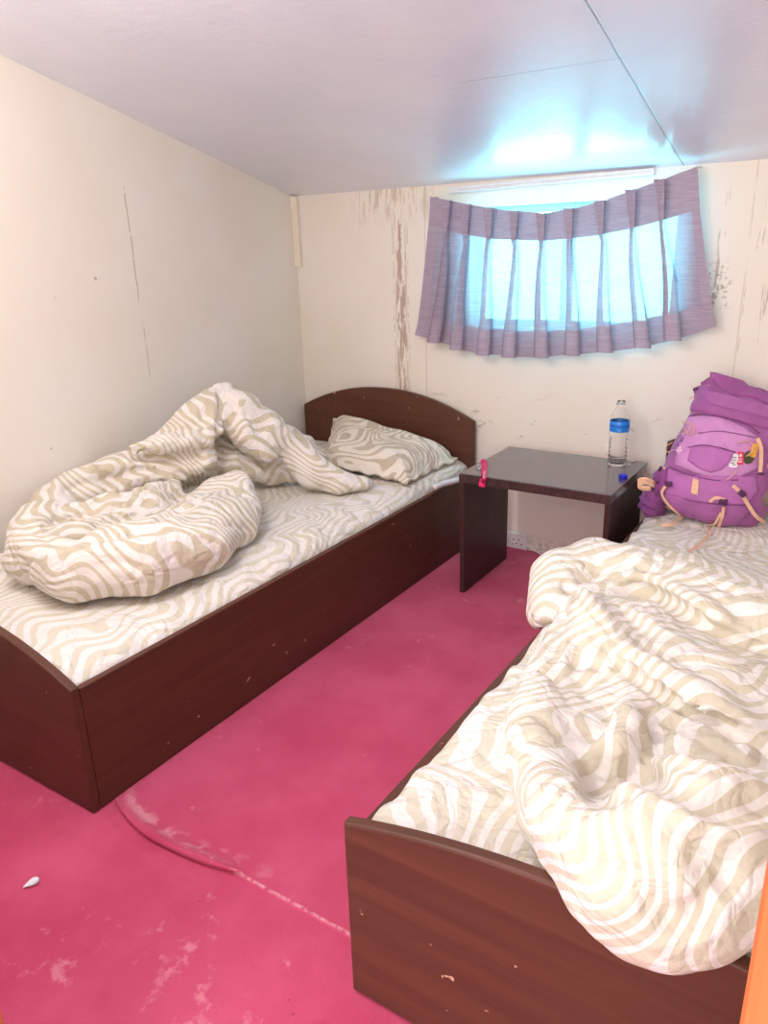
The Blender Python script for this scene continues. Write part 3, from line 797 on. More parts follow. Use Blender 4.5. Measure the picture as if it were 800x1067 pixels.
# front bolster end sagging over the footboard
add([(622, 880, .50, .075), (662, 905, .500, .105), (705, 905, .505, .115), (745, 895, .505, .11), (800, 880, .50, .10)], .03)
add([(556, 800, .42, .05), (580, 850, .43, .06), (605, 885, .45, .065)], .03)
add([(600, 885, .46, .05), (640, 920, .465, .065), (668, 945, .465, .065), (690, 958, .470, .062)], .015)
add([(688, 955, .468, .060), (694, 961, .470, .050)], .006)
add([(725, 935, .47, .06), (755, 930, .47, .062), (785, 915, .47, .06)], .010)
w3 = vnoise(P, 47, (24, 24, 24)); w4 = np.abs(vnoise(P, 48, (15, 15, 15))-0.5)*2
f = f + 0.005*(w3-0.5) + 0.006*(1-w4)**5
for pts, r, dp in (([(604, 626), (622, 652), (650, 686), (700, 719), (765, 752)], .034, -.014), ([(650, 606), (690, 617), (716, 630), (750, 650)], .03, -.012), ([(654, 742), (651, 768), (640, 788)], .03, -.012),
                   ([(560, 720), (556, 770), (575, 830), (610, 885)], .05, -.012), ([(690, 800), (730, 818), (780, 826)], .03, -.012), ([(630, 870), (665, 850), (715, 850), (765, 868)], .04, -.010)):
    f = stroke(f, P, h, pts, r, dp, .025)
for pts, r, dp in (([(590, 612), (604, 640), (622, 662), (645, 690), (672, 710), (700, 728), (748, 752), (800, 783)], .018, .042), ([(642, 611), (668, 616), (692, 626), (712, 637), (730, 650)], .022, .046), ([(728, 649), (760, 663), (800, 679)], .013, .020),
                   ([(648, 632), (662, 648), (680, 662)], .012, .010), ([(626, 778), (618, 806), (622, 832)], .022, .018), ([(626, 836), (646, 822), (668, 812)], .014, .014),
                   ([(656, 804), (690, 809), (714, 816), (742, 832), (768, 838), (805, 836)], .024, .024), ([(706, 970), (724, 957), (746, 946)], .016, .022), ([(728, 885), (744, 905), (750, 930)], .022, .016),
                   ([(600, 598), (640, 586), (690, 596)], .010, .007), ([(606, 606), (650, 599), (700, 612)], .010, .007), ([(670, 578), (720, 596), (770, 620)], .010, .007), ([(590, 628), (578, 664), (574, 704)], .016, .008),
                   ([(604, 652), (600, 690), (610, 720)], .014, .008), ([(665, 735), (700, 752), (745, 775), (790, 800)], .014, .009), ([(660, 770), (690, 782), (725, 800)], .012, .008), ([(560, 740), (585, 765), (612, 790)], .012, .007),
                   ([(700, 680), (735, 700), (780, 722)], .012, .008), ([(672, 952), (680, 944), (692, 948), (697, 960), (690, 970)], .007, .008), ([(770, 930), (758, 915), (762, 895)], .014, .010), ([(640, 720), (630, 750), (612, 770)], .014, .009)):
    f = stroke(f, P, h, pts, r, dp)
# rest on sheet, rail and footboard
Xp, Yp, Zp = P[..., 0], P[..., 1], P[..., 2]
on_bed = (Xp > RX0+0.02) & (Yp > 0.846)
hm = mat_top_right(np.clip(Xg, RX0+0.03, RX1), np.clip(Yg, .85, 3))[:, :, None]+0.0015
f = np.where(on_bed, np.maximum(f, hm-Zp), f)
rail_zone = (Xp > RX0-0.006) & (Xp <= RX0+0.03) & (Yp > 0.84)
f = np.where(rail_zone, np.maximum(f, 0.346-Zp), f)
ft = arch(Xp, RX0, RX1, 0.381, 0.445)+0.004
foot_zone = (Yp > 0.816) & (Yp <= 0.852)
f = np.where(foot_zone, np.maximum(f, ft-Zp), f)
Vd, Qd = surface(f, P[0, 0, 0], h)
tag(mesh_obj('duvet', Vd, Qd, M_duvB, None, (-0.25, 1.5, 0.39), True), 'rumpled zebra print duvet spread over the right bed, one end bulging over the footboard', 'duvet')

# ================================================================== BEDSIDE TABLE
TX0, TX1, TY0, TY1, TZ = -1.277, -0.703, 2.438, 2.888, 0.490
tab = empty('bedside_table', ((TX0+TX1)/2, (TY0+TY1)/2, 0), 'low dark brown bedside table with two panel legs between the beds', 'table')
box('table_top', (TX0+.001, TY0+.002, TZ-0.034), (TX1-.001, TY1, TZ), M_tabletop, tab, 0.002)
box('edge_banding', (TX0, TY0-0.001, TZ-0.035), (TX1, TY0+0.002, TZ-0.002), M_tablebanding, tab, 0.001)
for a, b in ((TX0+.002, TX0+.022), (TX1-.022, TX1-.002)):
    box('side_panel', (a, TY0+.003, 0.0), (b, TY1-0.045, TZ-0.034), M_table, tab, 0.002)

# water bottle
def mat_plastic():
    m, b = new_mat('clear_bottle_plastic'); setin(b, 'Base Color', (1.0, 1.0, 1.0)); b.inputs['Roughness'].default_value = 0.05
    b.inputs['Transmission Weight'].default_value = 1.0; b.inputs['IOR'].default_value = 1.18
    n = noise(coords(), 60.0, 2); bump(b, n, 0.12, 0.003); return m
M_pet = mat_plastic()
def mat_bottle_label():
    m, b = new_mat('blue_bottle_label'); v = coords(); x, y, z = xyz(v)
    n = noise(coords(scale=(30, 30, 90)), 1.0, 2)
    band = box_mask(z, 0.150, 0.158, 0.001)
    wh = step(n, 0.60, 0.66)*box_mask(z, 0.136, 0.148, 0.001)
    c = mix(band*0.8, srgb(40, 140, 235), srgb(20, 84, 190)); c = mix(wh*0.6, c, srgb(200, 225, 250))
    setin(b, 'Base Color', c); b.inputs['Roughness'].default_value = 0.3; return m
bp = at(642.5, 484, z=TZ); bp[2] = TZ+0.0005
bot = empty('water_bottle', tuple(bp), 'clear plastic water bottle with a blue label and no cap, standing on the table', 'bottle')
prof = [(.022, 0.006), (.030, 0.0), (.0345, .006), (.0355, .014)]
zr = .02
for k in range(6): prof += [(.0355, zr), (.0320, zr+.007), (.0355, zr+.013)]; zr += .0155
prof += [(.0350, .125), (.0355, .130), (.0355, .172), (.0345, .176), (.033, .184), (.026, .200), (.018, .213), (.0142, .220), (.0140, .226), (.0165, .228), (.0165, .231), (.0135, .232), (.0135, .244), (.0115, .244),
         (.0115, .226), (.0160, .213), (.024, .200), (.031, .184), (.0335, .170), (.0335, .02), (.030, .010), (.0, .009)]
lathe('bottle_body', prof, bp, M_pet, bot, 48, close=False)
lathe('bottle_label', [(.0358, .131), (.0364, .132), (.0364, .170), (.0358, .171)], bp, mat_bottle_label(), bot, 48, close=False)
lathe('neck_ring', [(.0150, .2330), (.0168, .2332), (.0168, .2372), (.0150, .2374), (.0138, .2372), (.0138, .2332), (.0150, .2330)], bp, plain('grey_ring', srgb(150, 160, 175), .4), bot, 32, close=False)
# blue cap
cp = at(649, 498.5, z=TZ)
M_cap = plain('blue_cap_plastic', srgb(36, 40, 205), 0.35, 0.05)
cap = empty('bottle_cap', (cp[0], cp[1], TZ), 'small blue screw cap lying on the table in front of the bottle', 'bottle cap')
vs = []; fs = []; n = 48
for j, (r, z) in enumerate([(.0135, .0), (.0150, .001), (.0150, .011), (.0145, .0135), (.0125, .0150), (.006, .0152)]):
    for i in range(n):
        rr = r - (0.0007 if (i % 2 and 0 < j < 3) else 0); a = 2*math.pi*i/n
        vs.append((cp[0]+rr*math.cos(a), cp[1]+rr*math.sin(a), TZ+z+.0003))
for j in range(5):
    for i in range(n): fs.append((j*n+i, j*n+(i+1) % n, (j+1)*n+(i+1) % n, (j+1)*n+i))
fs.append(list(range(n))[::-1]); fs.append([5*n+i for i in range(n)])
mesh_obj('cap_shell', vs, fs, M_cap, cap, smooth=True)
# two crumbs of paper
def crumb(name, c, s, label, mat, cat='paper scrap', group=None, sx=1.0, seed=0):
    bm = bmesh.new(); bmesh.ops.create_icosphere(bm, subdivisions=3, radius=1.0)
    for v in bm.verts:
        d = v.co.normalized(); k = 1+0.35*(mnoise.noise(d*1.7+Vector((seed, 0, 0)))); q = d*k
        v.co = Vector((c[0]+q.x*s*sx, c[1]+q.y*s, c[2]+(q.z*0.6+0.62)*s))
    o = bm_obj(name, bm, mat, None, tuple(c), True); return tag(o, label, cat, group)
crumb('paper_crumb', at(659, 481.5, z=TZ), .0055, 'tiny white paper crumb near the right edge of the table, the farther of two', M_white, seed=3)
crumb('paper_crumb', at(655, 485, z=TZ), .0045, 'tiny white paper crumb beside the bottle foot, the nearer of two', M_white, seed=8)
# pink ribbon tag with metal ring on the table edge
M_pink = plain('pink_foil_ribbon', srgb(232, 50, 120), 0.35, 0.25, 90)
tg = empty('ribbon_tag', tuple(at(502, 486, z=TZ)), 'pink ribbon tag hanging over the front edge of the table', 'ribbon tag')
pts = [at(501, 482.5, z=TZ+.010), at(503.5, 481.5, z=TZ+.016), at(505, 485, z=TZ+.012), at(504.5, 491, z=TZ+.006), at(503.5, 497.5, z=TZ+.003)]
pts = pts + [at(502.8, 500, y=TY0-.006), at(502.3, 503, y=TY0-.005), at(501.8, 507.5, y=TY0-.006)]
sweep('ribbon', pts, flat(0.024, 0.0014), M_pink, tg, normal_hint=(0.25, -0.75, 0.6), per=6)
sweep('white_print', [p+np.array([0.001, -0.0016, 0.0012]) for p in pts[3:7]], flat(0.006, 0.0008), plain('pale_pink_print', srgb(248, 170, 200), .4), tg, normal_hint=(0.25, -0.75, 0.6), per=5)
rc = at(499, 486.5, z=TZ+.006)
ring = [rc+np.array([0.009*math.cos(a), 0.006*math.sin(a), 0.006*math.sin(a)]) for a in np.linspace(0, 2*math.pi, 13)]
sweep('metal_ring', ring, circ(0.0022, 8), M_metal, tg, per=3)

# wall socket and lead
so = at(538.5, 564, y=YB)
sk = empty('wall_socket', (so[0], YB, so[2]), 'white double wall socket low on the back wall under the table', 'socket')
cx, cz = so[0]+0.004, so[2]+.006
box('back_plate', (cx-.070, YB-.010, cz-.038), (cx+.048, YB-.0005, cz+.040), M_white, sk, 0.003)
box('front_plate', (cx-.064, YB-.015, cz-.032), (cx+.042, YB-.010, cz+.034), M_white, sk, 0.002)
box('switch', (cx-.055, YB-.019, cz-.010), (cx-.035, YB-.015, cz+.018), M_white, sk, 0.002)
M_hole = plain('socket_hole_dark', srgb(90, 45, 45), 0.6)
for dx, dz in ((-.012, .008), (.010, .008), (-.001, -.010), (.024, -.012), (-.018, -.016)):
    lathe_c = (cx+dx, YB-.0155, cz+dz)
    vs = [(lathe_c[0]+.0030*math.cos(a), YB-.0158, lathe_c[2]+.0042*math.sin(a)) for a in np.linspace(0, 2*math.pi, 12, endpoint=False)]
    vs += [(v[0], YB-.0145, v[2]) for v in vs]
    mesh_obj('pin_hole', vs, [list(range(12)), list(range(23, 11, -1))]+[(i, i+12, (i+1) % 12+12, (i+1) % 12) for i in range(12)], M_hole, sk)
tag(sweep('power_cable', [at(548, 567, y=YB-.012), at(556, 573, y=YB-.012), at(565, 578, y=YB-.015), at(575, 582, y=YB-.012), at(592, 585, y=YB-.02), (-0.8, YB-.03, 0.006), (-0.70, YB-.05, 0.006)], circ(0.0035, 8), M_white, None, loc=tuple(at(565, 578, y=YB-.015))),
    'thin white cable running from the wall socket along the skirting', 'cable')
# scrap on the carpet
bm = bmesh.new(); bmesh.ops.create_icosphere(bm, subdivisions=4, radius=1.0)
c = at(32.5, 921, z=0.0); d0 = at(41, 916.5, z=0)-at(24, 926, z=0); Lh = np.linalg.norm(d0)/2; ux = d0/np.linalg.norm(d0); uy = np.array([-ux[1], ux[0], 0])
for v in bm.verts:
    q = v.co; wd = (0.50+0.28*q.x)*(1-0.25*max(0, -q.x)); 
    p = c+ux*q.x*Lh+uy*q.y*Lh*wd+np.array([0, 0, (q.z*0.42*wd*1.4+0.30)*Lh + 0.05*Lh*mnoise.noise(q*2.5) - .0025])
    v.co = Vector(p)
tag(bm_obj('paper_scrap', bm, plain('crumpled_white_paper', srgb(232, 238, 246), 0.5, 0.05, 60, 0.4), None, tuple(c), True), 'small white drop-shaped scrap lying on the pink carpet', 'scrap')

# ================================================================== BACKPACK
def fabric(name, col, v=0.10, bmp=0.25): 
    m, b = new_mat(name); c = coords(); n = noise(c, 18.0, 4, 0.6, 0.6); wv = noise(c, 500.0, 1)
    setin(b, 'Base Color', mix(step(n, .25, .75), tuple(k*(1-v) for k in col), tuple(min(1, k*(1+v)) for k in col)))
    b.inputs['Roughness'].default_value = 0.62; b.inputs['Sheen Weight'].default_value = 0.25; b.inputs['Sheen Tint'].default_value = (1, .75, 1, 1)
    bump(b, n+wv*0.1, bmp, 0.012); return m
M_pack = fabric('purple_nylon', srgb(168, 96, 160)); M_packlight = fabric('light_orchid_nylon', srgb(206, 140, 198), 0.06)
M_packflap = fabric('bright_orchid_nylon', srgb(186, 108, 178), 0.06); M_packdark = fabric('dark_plum_nylon', srgb(128, 58, 118))
M_strap = plain('peach_webbing', srgb(240, 192, 160), 0.7, 0.08, 120, 0.2); M_buckle = plain('plum_buckle', srgb(84, 36, 84), 0.4, 0.1)
M_mesh = fabric('purple_stretch_mesh', srgb(142, 66, 138), 0.18, 0.6)
pack = empty('backpack', (-0.44, 2.68, 0.38), 'purple hiking backpack with peach straps leaning on the headboard of the right bed', 'backpack')
A0 = np.array([-0.450, 2.700, 0.385]); A1 = np.array([-0.365, 2.842, 0.860])
ax = A1-A0; LEN = np.linalg.norm(ax); ax /= LEN
nf = np.array([0.10, -1.0, 0.0]); nf -= ax*(nf@ax); nf /= np.linalg.norm(nf); wd = np.cross(nf, ax)*-1.0
if wd[0] < 0: wd = -wd
def ring_pts(t, hw, hd, n=64, ex=2.7, warp=None):
    c = A0+ax*LEN*t; out = []
    for i in range(n):
        a = 2*math.pi*i/n; ca, sa = math.cos(a), math.sin(a)
        u = math.copysign(abs(ca)**(2/ex), ca)*hw; v = math.copysign(abs(sa)**(2/ex), sa)*hd
        p = c+wd*u+nf*v
        if t < 0.25: p = p-np.array([0, 0, v*nf[2]*(1-t/0.25)])
        if warp: p = p+warp(a, t)
        out.append(p)
    return out
def loft(name, secs, mat, warp=None, n=64, capa=True, capb=True, ex=2.7, sub=6):
    ts = [s[0] for s in secs]; T = []
    for i in range(len(secs)-1): T += [ts[i]+(ts[i+1]-ts[i])*k/sub for k in range(sub)]
    T.append(ts[-1]); C = catmull([s for s in secs], sub)
    V = []; Fs = []
    for c in C: V += ring_pts(c[0], max(c[1], .004), max(c[2], .004), n, ex, warp)
    k = len(C)
    for j in range(k-1):
        for i in range(n): Fs.append((j*n+i, j*n+(i+1) % n, (j+1)*n+(i+1) % n, (j+1)*n+i))
    if capa: Fs.append(list(range(n))[::-1])
    if capb: Fs.append([(k-1)*n+i for i in range(n)])
    return V, Fs
def wrinkle(amp, seed, fr):
    def w(a, t):
        d = wd*math.cos(a)+nf*math.sin(a)
        return d*amp*(mnoise.noise(Vector((math.cos(a)*fr, math.sin(a)*fr, t*fr*3+seed)))+0.5*mnoise.noise(Vector((math.cos(a)*fr*2.3, math.sin(a)*fr*2.3, t*fr*7+seed))))
    return w
body_secs = [(0.0, .07, .05), (0.015, .135, .085), (0.06, .168, .115), (0.16, .182, .130), (0.30, .182, .132), (0.45, .172, .128), (0.60, .160, .118), (0.74, .152, .108), (0.80, .150, .102)]
Vb, Fb = loft('main_compartment', body_secs, M_pack, wrinkle(.006, 2.0, 1.6))
mesh_obj('main_compartment', Vb, Fb, M_pack, pack, smooth=True)
def coll_warp(a, t):
    k = max(0.0, (t-0.70)/0.32)
    d = wd*math.cos(a)+nf*math.sin(a)
    ruff = 0.010*k**3*math.sin(a*23+3*math.sin(a*3))
    hgt = 0.005*math.sin(a*13+1)*k**3 + 0.046*k**3*math.exp(-((math.cos(a)+0.70)/0.20)**2) - 0.098*k - 0.02*k*k*max(0.0, -math.cos(a)-0.8)/0.2
    return d*(ruff+.005*mnoise.noise(Vector((math.cos(a)*2, math.sin(a)*2, t*9))))+ax*hgt - nf*0.02*k*math.sin(a)
col_secs = [(0.64, .150, .106), (0.66, .160, .121), (0.76, .158, .114), (0.86, .160, .098), (0.94, .164, .078), (0.985, .160, .060), (1.0, .152, .050), (1.03, .160, .054)]
Vc, Fc = loft('roll_top_collar', col_secs, M_packdark, coll_warp, capb=False)
nc_ = len(Vc); 
Vin = [p + (A0+ax*LEN*1.0 - p)*0.05 for p in Vc[-64:]]; Vin2 = [p + (A0+ax*LEN*0.93-p)*0.75 for p in Vc[-64:]]
Vc = list(Vc)+Vin+Vin2
for i in range(64):
    j = (i+1) % 64; Fc.append((nc_-64+i, nc_-64+j, nc_+j, nc_+i)); Fc.append((nc_+i, nc_+j, nc_+64+j, nc_+64+i))
Fc.append([nc_+64+i for i in range(64)])
M_collar = fabric('purple_collar_nylon', srgb(164, 86, 152), 0.08)
mesh_obj('roll_top_collar', Vc, Fc, M_collar, pack, smooth=True)
def tris(F_): return [list(f) for f in F_]
nb = len(Vb)
bvh = BVHTree.FromPolygons([Vector(v) for v in Vb]+[Vector(v) for v in Vc], tris(Fb)+[[i+nb for i in f] for f in Fc])
def hit(px_, py_, off=0.0):
    q = ray(px_, py_); q = q/np.linalg.norm(q)
    loc, nrm, idx, d = bvh.ray_cast(Vector(CAM), Vector(q))
    if loc is None:
        loc, nrm, idx, d = bvh.find_nearest(Vector(CAM+q*((2.60-CAM[1])/q[1])))
        p = np.array(loc); nn = np.array(nrm)
    else: p = np.array(loc); nn = np.array(nrm)
    if nn@q > 0: nn = -nn
    return p+nn*off, nn
def patch(name, poly, mat, parent, base=0.002, puff=0.010, nn=26, wr_amp=0.0, seed=0.0, tilt=None):
    """a padded panel sewn on the pack: outline seen from the front, laid on the pack's own surface"""
    xs_ = [p[0] for p in poly]; ys_ = [p[1] for p in poly]
    P2 = np.array(poly, float); x0, x1, y0, y1 = min(xs_), max(xs_), min(ys_), max(ys_)
    # rows of the outline between left and right boundary
    V = []; rows_ = nn; V0 = []
    for j in range(rows_+1):
        y = y0+0.05+(y1-y0-0.1)*j/rows_; xs2 = []
        for a, b in zip(P2, np.roll(P2, -1, 0)):
            if (a[1] > y) != (b[1] > y): xs2.append(a[0]+(b[0]-a[0])*(y-a[1])/(b[1]-a[1]))
        l, r = min(xs2), max(xs2)
        for i in range(nn+1):
            x = l+(r-l)*i/nn; e = min(i, nn-i)/nn*2; e2 = min(j, rows_-j)/rows_*2; k = min(1, min(e*(r-l)/(x1-x0), e2)*2.6)
            k = math.sqrt(max(0, 1-(1-k)**2)); w = wr_amp*mnoise.noise(Vector((x*0.12+seed, y*0.10, seed)))*k
            p, q = hit(x, y, 0.0); V.append(p+q*(base+puff*k+w)); V0.append(p-q*0.004)
    n1 = nn+1; Fs = []; N = len(V)
    for j in range(rows_):
        for i in range(nn): a = j*n1+i; Fs.append((a, a+n1, a+n1+1, a+1)); Fs.append((N+a, N+a+1, N+a+n1+1, N+a+n1))
    ring = list(range(n1))+[j*n1+nn for j in range(1, rows_+1)]+[rows_*n1+i for i in range(nn-1, -1, -1)]+[j*n1 for j in range(rows_-1, 0, -1)]
    for a, b in zip(ring, ring[1:]+ring[:1]): Fs.append((a, b, N+b, N+a))
    return mesh_obj(name, V+V0, Fs, mat, parent, smooth=True)
patch('front_panel', [(717, 436), (732, 433), (755, 436), (777, 446), (791, 456), (794, 470), (790, 488), (772, 497), (746, 499), (722, 493), (703, 485), (706, 468)], M_packlight, pack, .003, .014, wr_amp=.007, seed=2.0)
patch('pocket_flap', [(720, 467), (733, 465), (747, 467), (766, 472), (762, 482), (752, 490), (741, 493), (728, 489), (717, 480)], M_packflap, pack, .016, .010, wr_amp=.003, seed=5)
patch('bottom_pocket', [(697, 489), (721, 496), (746, 502), (770, 502), (788, 496), (790, 512), (778, 525), (752, 527), (722, 523), (690, 513)], M_packflap, pack, .004, .010, wr_amp=.004, seed=8)
patch('base_panel', [(684, 511), (720, 520), (752, 524), (778, 524), (784, 532), (768, 545), (745, 550), (712, 545), (690, 539), (683, 525)], M_pack, pack, .005, .008, wr_amp=.005, seed=9)
patch('side_pocket', [(683, 494), (697, 488), (694, 515), (684, 520), (676, 512)], M_mesh, pack, .006, .016, nn=14, wr_amp=.01, seed=11)
patch('loop_patch', [(723, 498), (729, 498.5), (727.5, 515), (720.5, 514.5)], M_strap, pack, .018, .001, nn=8)
# bunched stretch pocket at the left foot of the pack
bm = bmesh.new(); bmesh.ops.create_icosphere(bm, subdivisions=4, radius=1.0); c = at(681, 525, y=2.645)+np.array([0, 0, .006])
for v in bm.verts:
    d = v.co; k = 1+0.16*mnoise.noise(d*3.2)+0.10*math.sin(d.z*11+d.x*3)
    v.co = Vector(c)+Vector((d.x*.045*k, d.y*.07*k, d.z*.052*k))
bm_obj('stretch_pocket', bm, M_mesh, pack, None, True)
# hip belt at the right
bm = bmesh.new(); bmesh.ops.create_icosphere(bm, subdivisions=4, radius=1.0); c = at(797, 516, y=2.70)
for v in bm.verts:
    d = v.co; k = 1+0.12*mnoise.noise(d*2.2); v.co = Vector(c)+Vector((d.x*.06*k, d.y*.05*k, d.z*.038*k))
bm_obj('hip_belt', bm, plain('grey_brown_padding', srgb(138, 112, 110), .8, .15, 60, .3), pack, None, True)
def seam(pts, off=.008, w=.004):
    P_ = []; N_ = []
    for p in pts: a, q = hit(p[0], p[1], off); P_.append(a); N_.append(q)
    return sweep('seam', P_, flat(w, .002), M_packdark, pack, normal_hint=[x for x in catmull(N_, 6)], per=6)
seam([(721, 435), (733, 432.5), (755, 434), (777, 443), (790, 453)], .012); seam([(699, 487), (721, 495), (746, 500), (768, 500)], .014); seam([(719, 467), (733, 465), (748, 467), (766, 472)], .022, .003); seam([(686, 511), (720, 520), (752, 524), (776, 525)], .015, .003)
seam([(730, 452), (750, 450), (772, 454), (788, 458)], .019, .0025)
# webbing
def strap(pts, w=.011, off=.020, name='strap', mat=None, th=.002):
    P_ = []; N_ = []
    for p in pts:
        if len(p) == 2: a, q = hit(p[0], p[1], off)
        else: a = at(p[0], p[1], z=p[2]); q = -ray(p[0], p[1])
        P_.append(a); N_.append(q)
    Nn = catmull(N_, 6)
    return sweep(name, P_, flat(w*0.85, th), mat or M_strap, pack, normal_hint=[x for x in Nn], per=6, smooth=False)
def buckle(x, y, w=.022, hgt=.016, off=.024, ang=0.0):
    p, q = hit(x, y, off); r = R_-q*(R_@q); r /= np.linalg.norm(r); u = np.cross(q, r); 
    if u[2] < 0: u = -u
    r, u = r*math.cos(ang)+u*math.sin(ang), u*math.cos(ang)-r*math.sin(ang)
    bm = bmesh.new(); box_into(bm, (-.5, -.5, -.5), (.5, .5, .5), .18, 2)
    for v in bm.verts: v.co = Vector(p+r*v.co.x*w+u*v.co.y*hgt+q*v.co.z*.008)
    return bm_obj('buckle', bm, M_buckle, pack, None, True)
strap([(698, 504), (694, 513), (700, 523), (709, 534), (708, 542), (700, 546, .395), (689, 547, .392)], .013)
buckle(700, 504, .024, .018)
strap([(740, 521), (746, 517.5), (755, 519)], .012, .022); buckle(753, 521, .026, .020)
strap([(754, 526), (752, 537), (749, 547)], .011, .022)
strap([(751, 532), (745, 541), (738, 546), (738, 557, .388), (729, 567, .387), (717, 575, .386)], .009, .022)
strap([(763, 505), (770, 513), (778, 525), (785, 535), (791, 541)], .014, .020); buckle(770.5, 513, .024, .018, .026, -.7)
strap([(787, 458), (790, 467), (790.5, 480), (788.5, 494)], .014, .022); buckle(788.5, 494, .020, .010, .026)
strap([(795, 483), (798, 496), (799.5, 508), (798, 517)], .012, .03)
strap([(697, 489), (688, 494), (680, 500), (674, 508)], .010, .018); buckle(694, 490, .018, .010, .022, .3)
# tied-up bundle of webbing at the left
for k in range(3):
    a = [at(682, 503+k*2, y=2.62), at(673, 499+k*2, y=2.60), at(666, 500+k*3, y=2.60), at(668, 507+k, y=2.60), at(678, 508+k, y=2.61)]
    sweep('strap', a, flat(.011, .002), M_strap, pack, normal_hint=(0.2, -.9, .3), per=6)
# cords
M_cord = plain('peach_cord', srgb(226, 176, 160), .7)
def cord(pts, off=.022, r=.0018):
    return sweep('cord', [hit(p[0], p[1], off)[0] for p in pts], circ(r, 6), M_cord, pack, per=6)
cord([(776, 476), (784, 468), (779, 461), (768, 462)]); cord([(768, 490), (762, 496), (757, 500)]); cord([(716, 442), (724, 445), (720, 452), (713, 455)])
cord([(723, 440), (727, 447), (722, 455), (716, 448)]); cord([(706, 463), (700, 468), (701, 473), (707, 470)])
cord([(683, 539), (680, 543), (687, 546), (686, 541)], .012)
# drawcord with its lock at the collar
q0 = hit(738, 402, .004)[0]; sweep('drawcord', [q0, at(731, 407, y=2.79), at(726, 411, y=2.78), at(718, 416, y=2.775)], circ(.002, 6), M_cord, pack, per=5)
bm = bmesh.new(); bmesh.ops.create_icosphere(bm, subdivisions=2, radius=.008); c = at(725, 406, y=2.785)
for v in bm.verts: v.co = Vector((v.co.x*1.4, v.co.y, v.co.z))+Vector(c)
bm_obj('cord_lock', bm, M_buckle, pack, None, True)
# badges
def badge(x, y, w, hgt, mat, rnd=False, off=.020, ang=-.08):
    p, q = hit(x, y, off); r = R_-q*(R_@q); r /= np.linalg.norm(r); u = np.cross(r, q)
    if u[2] < 0: u = -u
    r, u = r*math.cos(ang)+u*math.sin(ang), u*math.cos(ang)-r*math.sin(ang)
    N = 24; out = []
    for i in range(N):
        a = 2*math.pi*i/N; ca, sa = math.cos(a), math.sin(a); e = 1.0 if rnd else 0.25
        out.append((math.copysign(abs(ca)**e, ca)*w/2, math.copysign(abs(sa)**e, sa)*hgt/2))
    V = [p+r*a+u*b+q*.001 for a, b in out]+[p+r*a+u*b-q*.006 for a, b in out]
    Fs = [list(range(N)), list(range(2*N-1, N-1, -1))]+[(i, i+N, (i+1) % N+N, (i+1) % N) for i in range(N)]
    return mesh_obj('badge', V, Fs, mat, pack), (p, r, u, q)
def mark(fr, a, b, w, hgt, mat, nm='badge_print'):
    p, r, u, q = fr; c = p+r*a+u*b+q*.0016
    V = [c-r*w/2-u*hgt/2, c+r*w/2-u*hgt/2, c+r*w/2+u*hgt/2, c-r*w/2+u*hgt/2]; V += [v-q*.001 for v in V]
    return V, [(0, 1, 2, 3), (7, 6, 5, 4), (0, 4, 5, 1), (1, 5, 6, 2), (2, 6, 7, 3), (3, 7, 4, 0)]
M_bw = plain('badge_white', srgb(236, 226, 232), .5); M_br = plain('badge_red', srgb(226, 44, 92), .5); M_bg = plain('badge_olive', srgb(72, 68, 36), .6, .3, 90); M_by = plain('badge_yellow', srgb(226, 160, 40), .5, .25, 90)
def prints(bo, fr, items, mat):
    V = []; Fs = []
    for it in items:
        v, f_ = mark(fr, *it, mat); n = len(V); V += v; Fs += [tuple(i+n for i in x) for x in f_]
    mesh_obj('badge_print', V, Fs, mat, bo)
bo, fr = badge(764, 480, .026, .044, M_bw); prints(bo, fr, [(0, .010, .014, .004), (0, .001, .016, .003), (-.002, -.008, .012, .004), (.003, -.014, .010, .003)], plain('badge_grey', srgb(130, 120, 130), .5))
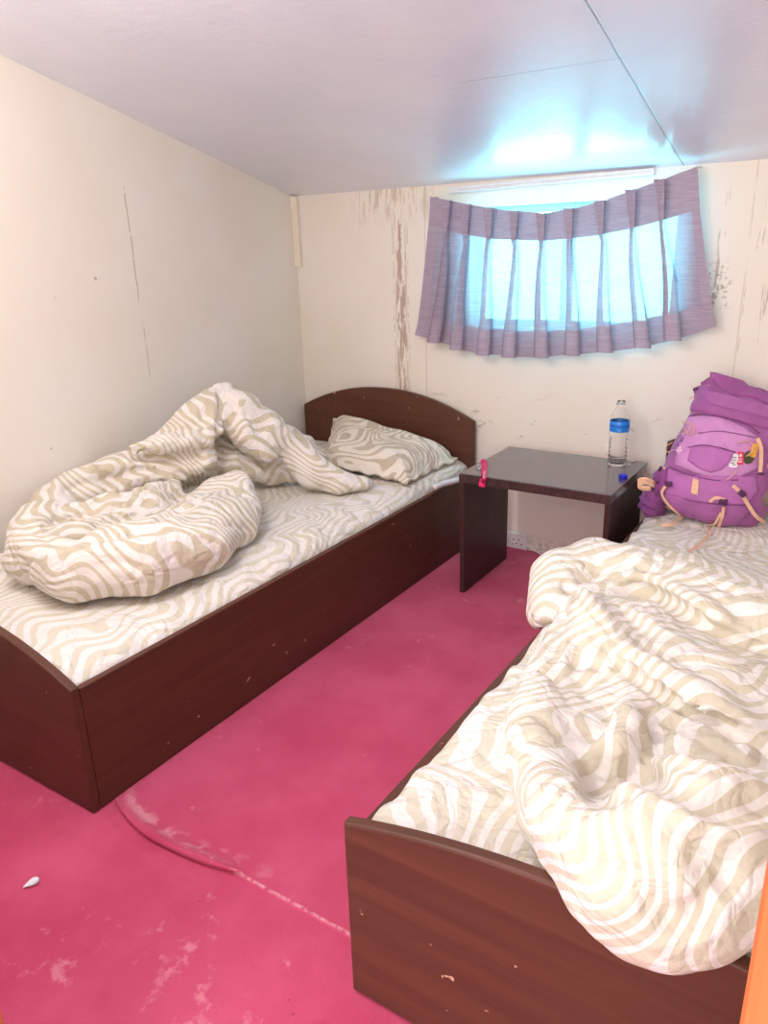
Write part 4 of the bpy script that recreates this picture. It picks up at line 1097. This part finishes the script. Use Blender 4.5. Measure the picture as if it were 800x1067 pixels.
bo, fr = badge(770.5, 478, .020, .042, M_br); prints(bo, fr, [(0, .009, .007, .009), (0, -.003, .009, .003), (0, -.011, .010, .004)], M_bw)
badge(778.5, 477, .034, .044, M_bg, True, ang=-.3)
badge(784.5, 469, .020, .044, M_by, False, ang=-.25)
# maker's lettering (dark and white strokes) on the left of the panel
bo, fr = badge(711.5, 461, .040, .014, M_packlight, False, .012, .62); prints(bo, fr, [(-.015, 0, .005, .011), (-.008, .002, .006, .005), (-.001, 0, .003, .011), (.006, -.001, .006, .010), (.014, .001, .005, .007)], plain('navy_print', srgb(52, 50, 120), .5))
bo, fr = badge(710.5, 469, .030, .024, M_packlight, False, .012, .62); prints(bo, fr, [(-.007, .004, .008, .005), (.004, .005, .010, .004), (-.002, -.004, .014, .004)], M_bw)

# ================================================================== LIGHT
def area(name, loc, target, sx, sy, power, col):
    d = bpy.data.lights.new(name, 'AREA'); d.shape = 'RECTANGLE'; d.size = sx; d.size_y = sy; d.energy = power; d.color = col
    o = bpy.data.objects.new(name, d); COL.objects.link(o); o.location = loc
    o.rotation_euler = (Vector(target)-Vector(loc)).to_track_quat('-Z', 'Y').to_euler(); return o
area('hall_daylight', (-0.40, -2.4, 1.6), (-0.9, 2.0, 0.8), 2.2, 2.0, 70, (1.0, 0.965, 0.945))
def point_light(name, loc, power, col, r=0.10):
    d = bpy.data.lights.new(name, 'POINT'); d.energy = power; d.color = col; d.shadow_soft_size = r
    o = bpy.data.objects.new(name, d); COL.objects.link(o); o.location = loc; return o
point_light('added_room_fill', (-1.35, 0.75, 1.86), 24, (1.0, 0.96, 0.93), 0.16)  # unseen fill light added to brighten the walls evenly; no fitting here
w = bpy.data.worlds.new('world'); SC.world = w; w.use_nodes = True
w.node_tree.nodes['Background'].inputs[0].default_value = (0.95, 0.96, 1.0, 1); w.node_tree.nodes['Background'].inputs[1].default_value = 1.0
SC.view_settings.view_transform = 'Standard'; SC.view_settings.look = 'None'; SC.view_settings.gamma = 1.0
SC.view_settings.use_curve_mapping = False; SC.view_settings.exposure = 0.40
